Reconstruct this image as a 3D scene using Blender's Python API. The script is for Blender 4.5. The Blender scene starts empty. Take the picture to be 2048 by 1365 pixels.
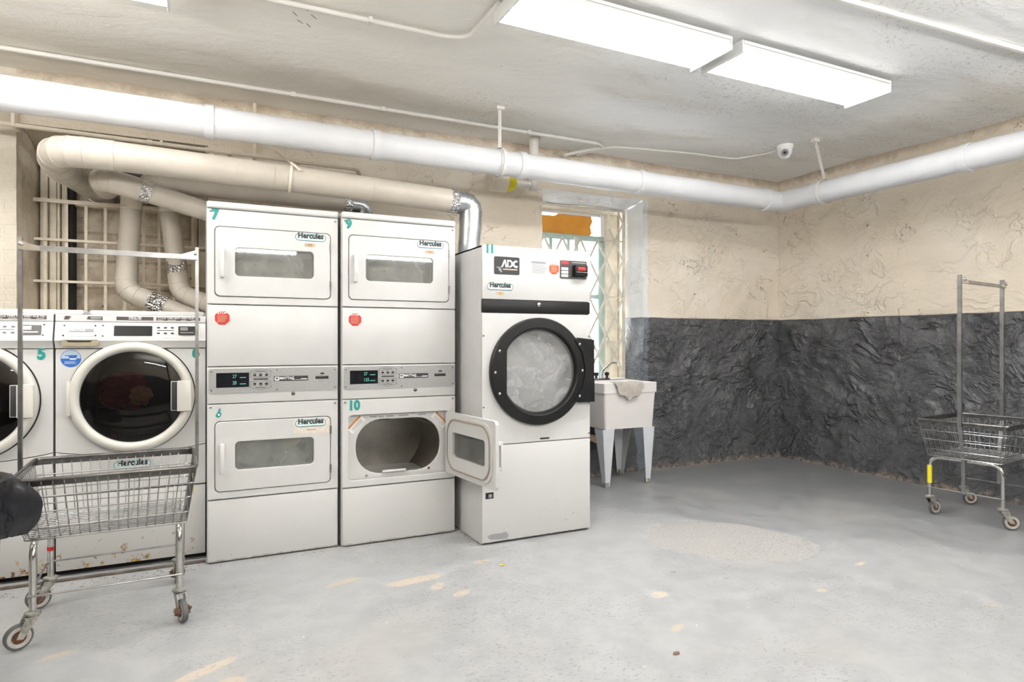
import bpy, bmesh, math, random
from mathutils import Vector, Matrix, noise
random.seed(7)
PI = math.pi
R = math.radians
sc = bpy.context.scene
COL = sc.collection

# ------------------------------------------------------------------ camera
cam_d = bpy.data.cameras.new('camera'); cam = bpy.data.objects.new('camera', cam_d); COL.objects.link(cam)
cam_d.sensor_width = 36; cam_d.lens = 1280/2048*36; cam_d.clip_start = .05
cam.location = (0, 0, 1.17); cam.rotation_euler = (R(90), 0, R(-26))
sc.camera = cam
# ------------------------------------------------------------------ world, exposure
w = bpy.data.worlds.new('world'); sc.world = w; w.use_nodes = True
bg = w.node_tree.nodes['Background']; bg.inputs[0].default_value = (.93, .965, 1, 1); bg.inputs[1].default_value = 15.0
sc.view_settings.view_transform = 'Standard'; sc.view_settings.look = 'None'
sc.view_settings.exposure = 0.0; sc.view_settings.gamma = 1.0
sc.view_settings.use_curve_mapping = False
LAMP = 26.0        # strength of the ceiling tube lenses; the added uplights scale it

# ================================================================== materials
class T:
    def __init__(s, name):
        s.m = bpy.data.materials.new(name); s.m.use_nodes = True
        s.t = s.m.node_tree; s.N = s.t.nodes; s.L = s.t.links
        s.b = s.N['Principled BSDF']; s.out = s.N['Material Output']
        s._c = None
    def node(s, ty, **k):
        n = s.N.new(ty)
        for a, v in k.items(): setattr(n, a, v)
        return n
    def put(s, sock, v):
        if isinstance(v, bpy.types.NodeSocket): s.L.new(v, sock)
        elif v is not None:
            if hasattr(sock.default_value, '__len__') and not hasattr(v, '__len__'): v = (v,)*len(sock.default_value)
            if hasattr(sock.default_value, '__len__') and len(sock.default_value) == 4 and len(v) == 3: v = tuple(v)+(1,)
            sock.default_value = v
    def pos(s):
        if s._c is None:
            s._c = s.node('ShaderNodeNewGeometry').outputs['Position']
        return s._c
    def obj(s): return s.node('ShaderNodeTexCoord').outputs['Object']
    def map(s, v, scale=(1, 1, 1), rot=(0, 0, 0), loc=(0, 0, 0)):
        n = s.node('ShaderNodeMapping'); s.put(n.inputs[0], v); n.inputs['Scale'].default_value = scale
        n.inputs['Rotation'].default_value = rot; n.inputs['Location'].default_value = loc
        return n.outputs[0]
    def noise(s, v, scale=5, detail=4, rough=.5, dist=0, col=False):
        n = s.node('ShaderNodeTexNoise'); s.put(n.inputs['Vector'], v)
        n.inputs['Scale'].default_value = scale; n.inputs['Detail'].default_value = detail
        n.inputs['Roughness'].default_value = rough; n.inputs['Distortion'].default_value = dist
        return n.outputs['Color' if col else 'Fac']
    def vor(s, v, scale=5, feature='F1', out='Distance', rnd=1):
        n = s.node('ShaderNodeTexVoronoi', feature=feature); s.put(n.inputs['Vector'], v)
        n.inputs['Scale'].default_value = scale; n.inputs['Randomness'].default_value = rnd
        return n.outputs[out]
    def math(s, op, a, b=None, c=None, clamp=False):
        n = s.node('ShaderNodeMath', operation=op, use_clamp=clamp)
        s.put(n.inputs[0], a)
        if b is not None: s.put(n.inputs[1], b)
        if c is not None: s.put(n.inputs[2], c)
        return n.outputs[0]
    def vadd(s, a, b, k=1.0):
        m = s.node('ShaderNodeVectorMath', operation='MULTIPLY_ADD'); s.put(m.inputs[0], b); s.put(m.inputs[1], (k, k, k)); s.put(m.inputs[2], a)
        return m.outputs[0]
    def step(s, v, lo, hi, a=0., b=1.):
        n = s.node('ShaderNodeMapRange'); n.interpolation_type = 'SMOOTHSTEP'
        s.put(n.inputs[0], v)
        for i, q in enumerate((lo, hi, a, b)): n.inputs[i+1].default_value = q
        return n.outputs[0]
    def mix(s, f, a, b):
        n = s.node('ShaderNodeMix', data_type='RGBA'); s.put(n.inputs[0], f); s.put(n.inputs[6], a); s.put(n.inputs[7], b)
        return n.outputs[2]
    def sep(s, v):
        n = s.node('ShaderNodeSeparateXYZ'); s.put(n.inputs[0], v); return n.outputs
    def bump(s, h, strength=.5, dist=.01):
        n = s.node('ShaderNodeBump'); s.put(n.inputs['Height'], h); n.inputs['Strength'].default_value = strength
        n.inputs['Distance'].default_value = dist; s.L.new(n.outputs[0], s.b.inputs['Normal'])
    def set(s, col=None, rough=None, metal=None, spec=None, coat=None):
        s.put(s.b.inputs['Base Color'], col) if col is not None else None
        if rough is not None: s.put(s.b.inputs['Roughness'], rough)
        if metal is not None: s.put(s.b.inputs['Metallic'], metal)
        if spec is not None: s.put(s.b.inputs['Specular IOR Level'], spec)
        if coat is not None: s.put(s.b.inputs['Coat Weight'], coat)
        return s.m

M = {}
def simple(name, col, rough=.5, metal=0., spec=.5, mottle=0., mscale=8, bump=0., bscale=60):
    t = T(name)
    c = col
    if mottle:
        f = t.noise(t.obj(), mscale, 5, .6)
        c = t.mix(t.step(f, .3, .7), tuple(x*(1-mottle) for x in col), tuple(min(1, x*(1+mottle*.5)) for x in col))
    t.set(c, rough, metal, spec)
    if bump: t.bump(t.noise(t.obj(), bscale, 4, .6), bump, .004)
    M[name] = t.m; return t.m
def emit(name, col, strength):
    t = T(name); t.set((0, 0, 0)); t.put(t.b.inputs['Emission Color'], col); t.b.inputs['Emission Strength'].default_value = strength
    M[name] = t.m; return t.m

simple('white_metal', (.61, .607, .60), .3, mottle=.03)
simple('side_metal', (.60, .597, .593), .35, mottle=.05)
simple('white_plastic', (.66, .655, .64), .35)
simple('cream_ring', (.60, .585, .54), .35)
simple('dark_gap', (.015, .014, .013), .8)
simple('black_plastic', (.012, .012, .013), .3)
simple('black_paint', (.007, .0073, .008), .4, spec=.3, mottle=.3, mscale=6)
simple('brushed_panel', (.40, .40, .40), .38, .55, mottle=.08, mscale=120)
simple('gasket_brown', (.30, .25, .20), .7)
simple('pull_olive', (.33, .29, .20), .5)
simple('rail_brown', (.13, .105, .085), .8, mottle=.5, mscale=12)
simple('decal_teal', (.005, .25, .22), .5)
simple('decal_black', (.02, .02, .022), .5)
simple('decal_brown', (.07, .055, .05), .5)
simple('decal_red', (.50, .02, .015), .5)
simple('decal_orange', (.52, .075, .022), .5)
simple('decal_white', (.85, .85, .83), .5)
simple('decal_grey', (.28, .28, .29), .5)
simple('decal_pill', (.66, .80, .81), .5)
simple('decal_deepteal', (.01, .16, .18), .5)
simple('decal_blue', (.012, .11, .40), .5)
simple('decal_paleblue', (.45, .55, .68), .5)
simple('decal_tan', (.52, .41, .27), .6)
simple('decal_rust', (.48, .20, .07), .6)
simple('peeled_label', (.72, .66, .58), .6, mottle=.12, mscale=30)
simple('yellow_tape', (.70, .60, .01), .5)
simple('chrome', (.62, .61, .59), .18, 1., mottle=.15, mscale=30)
simple('steel', (.33, .33, .33), .3, 1., mottle=.25, mscale=14)
simple('dark_steel', (.16, .155, .15), .3, .9, mottle=.35, mscale=18)
simple('drum_dark', (.05, .048, .045), .4, .6)
simple('drum_steel', (.36, .34, .31), .3, .85, mottle=.2, mscale=5)
simple('galvanised', (.50, .53, .55), .32, .9, mottle=.3, mscale=10)
simple('rubber_grey', (.10, .10, .10), .6)
simple('rubber_pale', (.50, .49, .46), .55, mottle=.2, mscale=30)
simple('caster_metal', (.40, .39, .35), .45, .5, mottle=.45, mscale=40)
simple('rust', (.13, .05, .025), .9, mottle=.5, mscale=60, bump=.6)
simple('lint', (.17, .10, .075), 1., mottle=.5, mscale=90, bump=1.)
simple('pipe_cream', (.76, .68, .56), .5, mottle=.08, mscale=10, bump=.12, bscale=18)
simple('duct_cream', (.51, .465, .40), .42, mottle=.09, mscale=6, bump=.12, bscale=9)
simple('duct_grey_paint', (.45, .42, .35), .4, mottle=.2, mscale=9, bump=.35, bscale=14)
simple('frame_cream', (.76, .69, .57), .5, mottle=.12, mscale=12, bump=.2, bscale=25)
simple('gate_cream', (.62, .58, .50), .5, mottle=.12, mscale=12)
simple('window_green', (.36, .47, .43), .5, mottle=.1)
simple('window_white', (.78, .79, .79), .5)
simple('orange_board', (.72, .31, .03), .5, mottle=.12, mscale=5)
simple('conduit_white', (.74, .72, .68), .5, mottle=.05)
simple('sink_white', (.68, .65, .635), .45, mottle=.02)
simple('leg_grey', (.58, .60, .63), .4, mottle=.05)
simple('rag_cloth', (.42, .385, .34), .9, mottle=.15, mscale=22, bump=.3)
simple('drain_tan', (.60, .45, .30), .5, mottle=.1)
simple('laundry_white', (.80, .80, .80), .9, mottle=.25, mscale=4)
simple('laundry_red', (.13, .012, .014), .9, mottle=.3)
simple('laundry_tan', (.30, .16, .09), .9, mottle=.2)
simple('laundry_yellow', (.70, .50, .03), .9)
simple('bag_black', (.006, .006, .009), .32, mottle=.3, mscale=12, bump=.5, bscale=20)
simple('bin_white', (.72, .71, .67), .5)
simple('fixture_white', (.82, .82, .81), .4)
simple('brick_red', (.33, .13, .08), .85, mottle=.35, mscale=25, bump=.5)
simple('plaster_rubble', (.36, .32, .27), .95, mottle=.35, mscale=30, bump=1., bscale=70)
emit('glow_green', (.2, .8, .66), 1.0)
emit('glow_red', (1, .08, .12), 1.6)

t = T('foil_tape'); t.set((.68, .68, .68), .22, 1.); t.bump(t.vor(t.vadd(t.obj(), t.noise(t.obj(), 20, 3, .5, 0, True), .05), 55), 1., .012); M['foil_tape'] = t.m

def lamp_mat(nm='lamp_lens', LAMP=LAMP):
    t = T(nm); t.set((.9, .9, .9), .4)
    t.put(t.b.inputs['Emission Color'], (1, .995, .98, 1)); t.b.inputs['Emission Strength'].default_value = LAMP
    M[nm] = t.m
lamp_mat(); lamp_mat('added_uplight_lens', LAMP*3.4)  # second lens is the stronger one for the added uplights

def glass_mat(name, tint, haze_col, haze, gloss_rough=.03):
    """thin pane: tinted see-through + diffuse haze + fresnel reflection"""
    t = T(name); N = t.N; N.remove(t.b)
    tr = t.node('ShaderNodeBsdfTransparent'); tr.inputs[0].default_value = (*tint, 1)
    df = t.node('ShaderNodeBsdfDiffuse'); df.inputs[0].default_value = (*haze_col, 1)
    gl = t.node('ShaderNodeBsdfGlossy'); gl.inputs['Roughness'].default_value = gloss_rough
    f = t.noise(t.obj(), 7, 5, .65, 1.5)
    m1 = t.node('ShaderNodeMixShader'); t.put(m1.inputs[0], t.step(f, .2, .9, haze*.5, haze*1.5)); t.L.new(tr.outputs[0], m1.inputs[1]); t.L.new(df.outputs[0], m1.inputs[2])
    fr = t.node('ShaderNodeFresnel'); fr.inputs[0].default_value = 1.5
    m2 = t.node('ShaderNodeMixShader'); t.L.new(fr.outputs[0], m2.inputs[0]); t.L.new(m1.outputs[0], m2.inputs[1]); t.L.new(gl.outputs[0], m2.inputs[2])
    t.L.new(m2.outputs[0], t.out.inputs[0]); M[name] = t.m
glass_mat('door_glass', (.80, .82, .82), (.50, .50, .47), .30)  # haze paints in the grey that reflections give these panes
glass_mat('dark_glass', (.36, .33, .33), (.05, .045, .04), .05)
glass_mat('big_glass', (.92, .92, .92), (.85, .85, .85), .28)  # pale haze painted in to lift the dim drum behind
glass_mat('window_glass', (.96, .98, 1), (.8, .85, .9), .12)
glass_mat('display_glass', (.05, .05, .06), (.02, .02, .025), .6)

# --- rough plaster wall, cream above, dark grey gloss below
def stucco(name, jamb=False):
    t = T(name); p = t.pos()
    x, y, z = t.sep(p)
    warp = t.vadd(p, t.noise(p, 2.2, 3, .5, 0, True), .35)
    ps = t.map(warp, (1, 1, 1.7))
    def ridge(v, s, d=3):
        n = t.noise(v, s, d, .5)
        return t.math('SUBTRACT', 1., t.math('MULTIPLY', t.math('ABSOLUTE', t.math('SUBTRACT', n, .5)), 5.), None, True)
    r1 = t.math('POWER', ridge(ps, 3.2, 4), 6.)
    r2 = t.math('POWER', ridge(t.map(ps, (1.3, 1.3, 1), loc=(3, 1, 7)), 6.5, 5), 8.)
    big = t.noise(ps, 4.5, 6, .58)
    fine = t.noise(p, 70, 5, .65)
    sparse = t.step(t.noise(p, 1.7, 3, .6), .44, .60)
    sparse2 = t.step(t.noise(t.map(p, (1, 1, 1), loc=(4, 9, 2)), 2.3, 3, .6), .46, .62)
    lowf = t.step(z, 1.375, 1.395, 1.5, .42)
    r1 = t.math('MULTIPLY', r1, t.math('MULTIPLY', lowf, t.math('ADD', t.math('MULTIPLY', sparse, .85), .15)))
    r2 = t.math('MULTIPLY', r2, t.math('MULTIPLY', lowf, sparse2))
    h = t.math('ADD', t.math('MULTIPLY', r1, .75), t.math('MULTIPLY', r2, .36))
    h = t.math('ADD', h, t.math('MULTIPLY', big, t.math('MULTIPLY', lowf, 2.0))); crumb = t.math('MULTIPLY', t.noise(t.map(p, (1, 1, 1.6)), 17, 8, .66), t.math('MULTIPLY', lowf, t.math('MAXIMUM', t.step(t.math('ADD', z, t.math('MULTIPLY', sparse, -.25)), .10, .65, 1., 0.), t.math('MULTIPLY', sparse2, .55))))
    h = t.math('ADD', h, t.math('MULTIPLY', crumb, 1.1)); h = t.math('ADD', h, t.math('MULTIPLY', fine, .12))
    # paint line
    line = t.math('ADD', z, t.math('MULTIPLY', t.math('SUBTRACT', t.noise(p, 6, 4, .6), .5), .018))
    low = t.step(line, 1.383, 1.388, 1., 0.)
    # above: cream
    cr = t.mix(t.step(t.noise(p, 1.6, 4, .55), .35, .68), (.76, .675, .555), (.83, .755, .65))
    # thin cracks and pits
    cn = t.noise(t.map(warp, (1, 1, 1.3), loc=(9, 4, 2)), 5.5, 5, .62)
    crack = t.math('MULTIPLY', t.step(t.math('ABSOLUTE', t.math('SUBTRACT', cn, .5)), .0015, .0055, 1., 0.), t.step(t.noise(t.map(p, (1, 1, 1.6)), 3.4, 2, .5), .56, .62))
    pit = t.math('MULTIPLY', t.step(t.vor(p, 5.5), .03, .06, 1., 0.), t.step(t.noise(p, 1.1, 2, .5), .5, .6))
    marks = t.math('MAXIMUM', crack, pit)
    # dirt under the ceiling
    top = t.math('MULTIPLY', t.step(t.math('ADD', z, t.math('MULTIPLY', t.noise(p, 9, 5, .7), .16)), 2.80, 2.90), .7)
    cr = t.mix(top, cr, (.33, .24, .15))
    cr = t.mix(t.math('MULTIPLY', marks, .8), cr, (.16, .11, .07))
    # below: dark
    dk = t.mix(t.step(t.noise(p, 3.5, 5, .6), .3, .7), (.072, .074, .080), (.115, .118, .126))
    chipn = t.math('MULTIPLY', t.step(t.noise(t.map(p, (1, 1, 2)), 24, 5, .7), .655, .68),
                   t.step(t.math('ABSOLUTE', t.math('SUBTRACT', t.math('ADD', z, t.math('MULTIPLY', t.noise(p, 1.5, 2, .5), .5)), .98)), .02, .06, 1., 0.))
    base = t.math('MULTIPLY', t.step(t.math('SUBTRACT', z, t.math('MULTIPLY', t.noise(p, 14, 5, .7), .22)), -.115, -.06, 1., 0.), t.step(t.noise(p, 30, 4, .7), .42, .56))
    dk = t.mix(chipn, dk, (.62, .58, .50)); dk = t.mix(base, dk, (.36, .29, .21))
    if jamb:
        cr = t.mix(t.math('MULTIPLY', marks, .6), t.mix(t.step(t.noise(p, 5, 5, .6), .4, .62), (.80, .80, .80), (.86, .855, .84)), (.25, .22, .2))
        dk = t.mix(t.step(t.noise(p, 5, 5, .6), .4, .62), (.15, .17, .20), (.21, .235, .27))
    if not jamb:   # bare white band beside the window opening
        edge = t.math('ADD', x, t.math('MULTIPLY', t.math('SUBTRACT', t.noise(p, 11, 5, .7), .5), .09))
        jm = t.math('MULTIPLY', t.math('MULTIPLY', t.step(edge, 3.55, 3.56), t.step(edge, 3.705, 3.712, 1., 0.)), t.math('MULTIPLY', t.step(t.math('ADD', z, t.math('MULTIPLY', t.noise(p, 9, 4, .7), .1)), 2.50, 2.54, 1., 0.), t.step(y, 4.2, 4.3)))
        cr = t.mix(jm, cr, (.80, .80, .79)); dk = t.mix(jm, dk, (.17, .195, .225))
    col = t.mix(low, cr, dk)
    rough = t.math('ADD', t.math('MULTIPLY', low, -.31), .62)
    t.set(col, rough, 0., t.math('ADD', t.math('MULTIPLY', low, .35), .4))
    t.bump(t.math('SUBTRACT', h, t.math('MULTIPLY', marks, .4)), .9, .028)
    M[name] = t.m
stucco('stucco_wall'); stucco('stucco_jamb', True)
# brownish reveal / brick-like left pier
def reveal_mat():
    t = T('brown_plaster'); p = t.pos()
    c = t.mix(t.step(t.noise(p, 4, 6, .65), .35, .65), (.60, .52, .41), (.78, .70, .58))
    t.set(c, .7); t.bump(t.noise(p, 9, 8, .62), .9, .03); M['brown_plaster'] = t.m
    t = T('infill_block'); p = t.pos(); x, y, z = t.sep(p)
    bz = t.math('FRACT', t.math('MULTIPLY', z, 5.2)); groove = t.step(t.math('ABSOLUTE', t.math('SUBTRACT', bz, .5)), .44, .5)
    n = t.noise(p, 7, 7, .68)
    c = t.mix(t.step(n, .36, .6), (.52, .44, .34), (.76, .68, .56))
    c = t.mix(t.step(t.noise(p, 24, 5, .7), .64, .7), c, (.10, .065, .045))
    c = t.mix(t.math('MULTIPLY', groove, .25), c, (.22, .16, .11))
    t.set(c, .75); t.bump(t.math('SUBTRACT', t.math('MULTIPLY', n, .6), t.math('MULTIPLY', groove, .35)), .8, .03); M['infill_block'] = t.m
    t = T('pier_brick'); p = t.pos()
    # painted bricks under thick cream paint
    br = t.node('ShaderNodeTexBrick'); q = t.vadd(p, t.noise(p, 5, 3, .6, 0, True), .03)
    xx, yy, zz = t.sep(q); cmb = t.node('ShaderNodeCombineXYZ'); t.L.new(xx, cmb.inputs[0]); t.L.new(zz, cmb.inputs[1])
    t.L.new(cmb.outputs[0], br.inputs['Vector'])
    br.inputs['Scale'].default_value = 1; br.inputs['Brick Width'].default_value = .23; br.inputs['Row Height'].default_value = .075; br.inputs['Mortar Size'].default_value = .008
    br.inputs['Mortar Smooth'].default_value = .6
    cr = t.mix(t.step(t.noise(p, 3, 4, .6), .35, .65), (.62, .56, .46), (.72, .66, .56))
    t.set(t.mix(t.math('MULTIPLY', br.outputs['Fac'], .03), cr, (.4, .32, .22)), .6)
    t.bump(t.math('ADD', t.math('MULTIPLY', br.outputs['Fac'], -.09), t.math('MULTIPLY', t.noise(p, 9, 8, .65), 1.3)), .7, .02); M['pier_brick'] = t.m
reveal_mat()
# --- ceiling
def ceiling_mat():
    t = T('ceiling_paint'); p = t.pos(); x, y, z = t.sep(p)
    warp = t.vadd(p, t.noise(p, 1.5, 3, .5, 0, True), .4)
    warm = t.step(t.math('ADD', x, t.math('MULTIPLY', t.noise(p, .9, 3, .6), 2.)), 1.6, 3.8, 1., 0.)
    c = t.mix(warm, (.84, .84, .835), (.85, .82, .76))
    blot = t.step(t.noise(t.map(warp, (.35, 1.2, 1)), 2.0, 4, .55), .52, .68)
    c = t.mix(t.math('MULTIPLY', blot, .35), c, (.60, .55, .48))
    peelzone = t.math('MULTIPLY', t.step(t.noise(t.map(p, (.5, 1, 1), loc=(2.3, 0, 0)), 1.6, 3, .6), .47, .56), t.step(x, .8, 2.2))
    pn = t.noise(t.map(warp, (1, 1, 1)), 38, 7, .75)
    flake = t.math('MULTIPLY', t.step(pn, .55, .60), peelzone)
    c = t.mix(t.math('MULTIPLY', flake, .6), c, (.44, .435, .43))
    spot = t.math('MULTIPLY', t.step(t.noise(t.map(p, (1, .6, 1), loc=(7, 3, 0)), 30, 4, .7), .70, .73), t.step(t.noise(p, 2.1, 2, .5), .52, .6))
    c = t.mix(t.math('MULTIPLY', spot, .7), c, (.22, .18, .14))
    t.set(c, .6)
    for (qx, qy, qr) in ((.43, 3.37, .9), (.472, 3.30, .8), (.463, 3.438, .7), (.508, 3.457, .9), (.52, 3.36, .8)):
        u = t.math('ADD', t.math('MULTIPLY', t.math('SUBTRACT', x, qx), math.cos(qr)), t.math('MULTIPLY', t.math('SUBTRACT', y, qy), math.sin(qr)))
        v = t.math('SUBTRACT', t.math('MULTIPLY', t.math('SUBTRACT', y, qy), math.cos(qr)), t.math('MULTIPLY', t.math('SUBTRACT', x, qx), math.sin(qr)))
        d = t.math('ADD', t.math('POWER', t.math('DIVIDE', u, .028), 2.), t.math('POWER', t.math('DIVIDE', v, .005), 2.))
        c = t.mix(t.step(t.math('ADD', d, t.math('MULTIPLY', t.noise(p, 60, 3, .6), 1.)), 1.0, 1.5, .8, 0.), c, (.20, .17, .14))
    t.put(t.b.inputs['Base Color'], c)
    tn = t.noise(t.map(warp, (.8, 1.6, 1)), 9, 8, .6)
    t.bump(t.math('ADD', t.math('ADD', t.math('MULTIPLY', tn, .8), t.math('MULTIPLY', pn, t.math('MULTIPLY', peelzone, .5))), t.math('MULTIPLY', t.noise(t.map(warp, (.3, 1, 1)), 2.5, 3, .5), 1.6)), .5, .02)
    M['ceiling_paint'] = t.m
ceiling_mat()
# --- floor
def floor_mat():
    t = T('floor_paint'); p = t.pos(); x, y, z = t.sep(p)
    wn = t.noise(p, 1.8, 5, .6); wn2 = t.noise(p, 7, 5, .65)
    # darker paint edge plus a wide darkening toward the far right corner: boundary is a wavering curve
    dval = t.math('ADD', t.math('SUBTRACT', t.math('ADD', t.math('MULTIPLY', x, .8), t.math('MULTIPLY', y, .6)), 4.30), t.math('MULTIPLY', t.math('SUBTRACT', wn, .5), .8))
    dark = t.math('ADD', t.math('MULTIPLY', t.step(dval, -.08, .06), .42), t.math('MULTIPLY', t.step(dval, -.3, 1.7), .58))
    lightc = t.mix(t.step(wn2, .35, .65), (.345, .352, .36), (.405, .412, .418))
    darkc = t.mix(t.step(wn2, .35, .65), (.18, .185, .192), (.22, .225, .234))
    c = t.mix(dark, lightc, darkc)
    # warm worn tint
    c = t.mix(t.math('MULTIPLY', t.step(t.noise(t.map(p, (1, 1, 1), loc=(5, 5, 0)), 1.3, 3, .6), .5, .7), .3), c, (.42, .40, .37))
    # bare oval patch
    def oval(cx, cy, rx, ry, rot, soft=.10, ns=4, na=.5):
        m = t.map(p, (1, 1, 1)); dx = t.math('SUBTRACT', x, cx); dy = t.math('SUBTRACT', y, cy)
        ca, sa = math.cos(rot), math.sin(rot)
        u = t.math('DIVIDE', t.math('ADD', t.math('MULTIPLY', dx, ca), t.math('MULTIPLY', dy, sa)), rx)
        v = t.math('DIVIDE', t.math('SUBTRACT', t.math('MULTIPLY', dy, ca), t.math('MULTIPLY', dx, sa)), ry)
        d = t.math('SQRT', t.math('ADD', t.math('MULTIPLY', u, u), t.math('MULTIPLY', v, v)))
        d = t.math('ADD', d, t.math('MULTIPLY', t.math('SUBTRACT', t.noise(p, ns, 5, .65), .5), na))
        return t.step(d, 1-soft, 1+soft*.2, 1., 0.)
    patch = oval(2.78, 2.83, .50, .37, R(-50), .05, 3.5, .5)
    c = t.mix(t.math('MULTIPLY', patch, .85), c, t.mix(t.step(t.noise(p, 60, 4, .7), .4, .6), (.33, .315, .30), (.40, .385, .365)))
    bare = None
    for (cx, cy, rx, ry, ro) in ((1.905, 2.353, .05, .032, .2), (1.09, 2.77, .05, .032, .4), (.63, 3.15, .11, .025, .3), (.95, 3.02, .16, .045, .1), (1.02, 2.9, .05, .03, .9),
                                 (2.62, 2.06, .03, .02, 0), (3.35, 1.45, .12, .035, -.9), (3.12, 2.22, .04, .02, 0), (.02, 2.52, .13, .03, .5), (1.75, 2.05, .05, .02, .4),
                                 (3.15, 1.62, .04, .012, -.9), (-.48, 2.88, .06, .02, .4), (.1, 2.4, .05, .03, 0), (1.34, 3.12, .05, .03, 0), (-.65, 2.25, .12, .04, .3)):
        o = oval(cx, cy, rx, ry, ro, .15, 25, .8); bare = o if bare is None else t.math('MAXIMUM', bare, o)
    sp = t.math('MULTIPLY', t.step(t.noise(t.map(p, (1, 1, 1), loc=(3, 8, 0)), 17, 4, .7), .715, .735), t.step(dark, 0, 1, 1., .25))
    c = t.mix(t.math('MAXIMUM', t.math('MULTIPLY', bare, .85), t.math('MULTIPLY', sp, .8)), c, (.52, .45, .37))
    wsp = t.math('MULTIPLY', t.step(t.vor(p, 9), .035, .05, 1., 0.), t.step(t.noise(p, 3.1, 2, .5), .50, .58))
    c = t.mix(t.math('MULTIPLY', wsp, .8), c, (.66, .65, .62))
    # small dark scratches / pits in the worn part
    scn = t.noise(t.map(t.vadd(p, t.noise(p, 9, 2, .5, 0, True), .05), (1, 1.6, 1), (0, 0, .35)), 52, 4, .6)
    scr = t.math('MULTIPLY', t.step(scn, .575, .615), t.math('MULTIPLY', t.step(t.noise(p, 1.2, 3, .6), .40, .56), t.step(dark, 0, 1, 1., .08)))
    c = t.mix(t.math('MULTIPLY', scr, .42), c, (.17, .16, .155))
    # black scuffs beside the oval patch
    bs = t.math('MULTIPLY', oval(2.25, 2.62, .42, .22, R(-45), .5), t.step(t.noise(p, 22, 5, .7), .60, .66))
    c = t.mix(t.math('MULTIPLY', bs, .6), c, (.08, .08, .085))
    dirt = t.math('MULTIPLY', t.step(t.math('ADD', t.math('MAXIMUM', t.math('SUBTRACT', y, 4.70), t.math('SUBTRACT', x, 5.33)), t.math('MULTIPLY', wn2, .12)), -.02, .04), .75)
    c = t.mix(dirt, c, (.33, .28, .21))
    rg = t.math('ADD', t.step(wn2, .3, .7, .31, .42), t.math('MULTIPLY', t.math('MAXIMUM', patch, bare), .3))
    t.set(c, rg, 0., .55)
    t.bump(t.math('ADD', t.math('MULTIPLY', t.noise(p, 14, 8, .65), .5), t.math('ADD', t.math('MULTIPLY', scr, -.3), t.math('MULTIPLY', t.noise(p, 2.2, 3, .5), 1.2))), .3, .01)
    M['floor_paint'] = t.m
floor_mat()
# --- insulated pipe: white jacket
def jacket():
    t = T('pipe_jacket'); p = t.pos()
    c = t.mix(t.step(t.noise(p, 3, 5, .6), .35, .7), (.67, .68, .70), (.73, .735, .75))
    top = t.math('MULTIPLY', t.step(t.sep(p)[2], 2.46, 2.52), t.step(t.noise(t.map(p, (1, 1, 2)), 24, 6, .7), .52, .60))
    c = t.mix(t.math('MULTIPLY', top, .55), c, (.42, .35, .28))
    t.set(c, .45); t.bump(t.noise(t.map(p, (.7, 1, 1)), 8, 7, .6), .35, .014); M['pipe_jacket'] = t.m
jacket()
# --- rusted washer pedestal paint
def rusty():
    t = T('rusted_enamel'); p = t.pos(); z = t.sep(p)[2]
    n = t.noise(p, 16, 6, .72)
    k = t.step(z, .03, .22, .075, -.05)
    rr = t.step(t.math('ADD', n, k), .615, .66)
    c = t.mix(rr, (.60, .595, .58), t.mix(t.step(t.noise(p, 45, 4, .7), .4, .6), (.60, .38, .12), (.14, .06, .03)))
    t.set(c, .4); M['rusted_enamel'] = t.m
    t = T('scuffed_enamel'); p = t.pos(); z = t.sep(p)[2]
    n = t.noise(t.map(p, (1, 1, 3.5)), 16, 5, .72)
    s = t.math('MULTIPLY', t.step(n, .67, .70), t.step(z, .06, .32, 1., .1))
    b = t.step(t.math('ADD', z, t.math('MULTIPLY', t.noise(p, 20, 4, .7), -.03)), -.008, .004, 1., 0.)
    c = t.mix(t.math('MULTIPLY', t.math('MAXIMUM', s, b), .7), (.61, .607, .60), (.15, .12, .10)); t.set(c, .32); M['scuffed_enamel'] = t.m
rusty()

# ================================================================== mesh helpers
def tagit(o, label=None, cat=None, group=None, kind=None):
    if label: o['label'] = label
    if cat: o['category'] = cat
    if group: o['group'] = group
    if kind: o['kind'] = kind
    return o
def empty(name, loc, label, cat, group=None, rz=0):
    o = bpy.data.objects.new(name, None); COL.objects.link(o); o.location = loc; o.rotation_euler = (0, 0, rz)
    o.empty_display_size = .1
    return tagit(o, label, cat, group)
def obj(name, bm, mat, parent=None, angle=34, loc=None, label=None):
    if isinstance(mat, str): mat = [mat]
    bmesh.ops.recalc_face_normals(bm, faces=bm.faces)
    me = bpy.data.meshes.new(name); bm.to_mesh(me); bm.free()
    for m in mat: me.materials.append(M[m])
    for p in me.polygons: p.use_smooth = True
    me.set_sharp_from_angle(angle=R(angle))
    o = bpy.data.objects.new(name, me); COL.objects.link(o)
    if parent is not None: o.parent = parent
    if loc is not None: o.location = loc
    if label: o['label'] = label
    return o
def B(): return bmesh.new()
def box(bm, x0, x1, y0, y1, z0, z1, bev=0, seg=2, mi=0):
    r = bmesh.ops.create_cube(bm, size=1)
    vs = r['verts']
    for v in vs: v.co = Vector(((x0+x1)/2+v.co.x*(x1-x0), (y0+y1)/2+v.co.y*(y1-y0), (z0+z1)/2+v.co.z*(z1-z0)))
    fs = list({f for v in vs for f in v.link_faces})
    for f in fs: f.material_index = mi
    if bev:
        es = list({e for v in vs for e in v.link_edges})
        bmesh.ops.bevel(bm, geom=es, offset=bev, segments=seg, profile=.5, affect='EDGES')
    return bm
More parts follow.
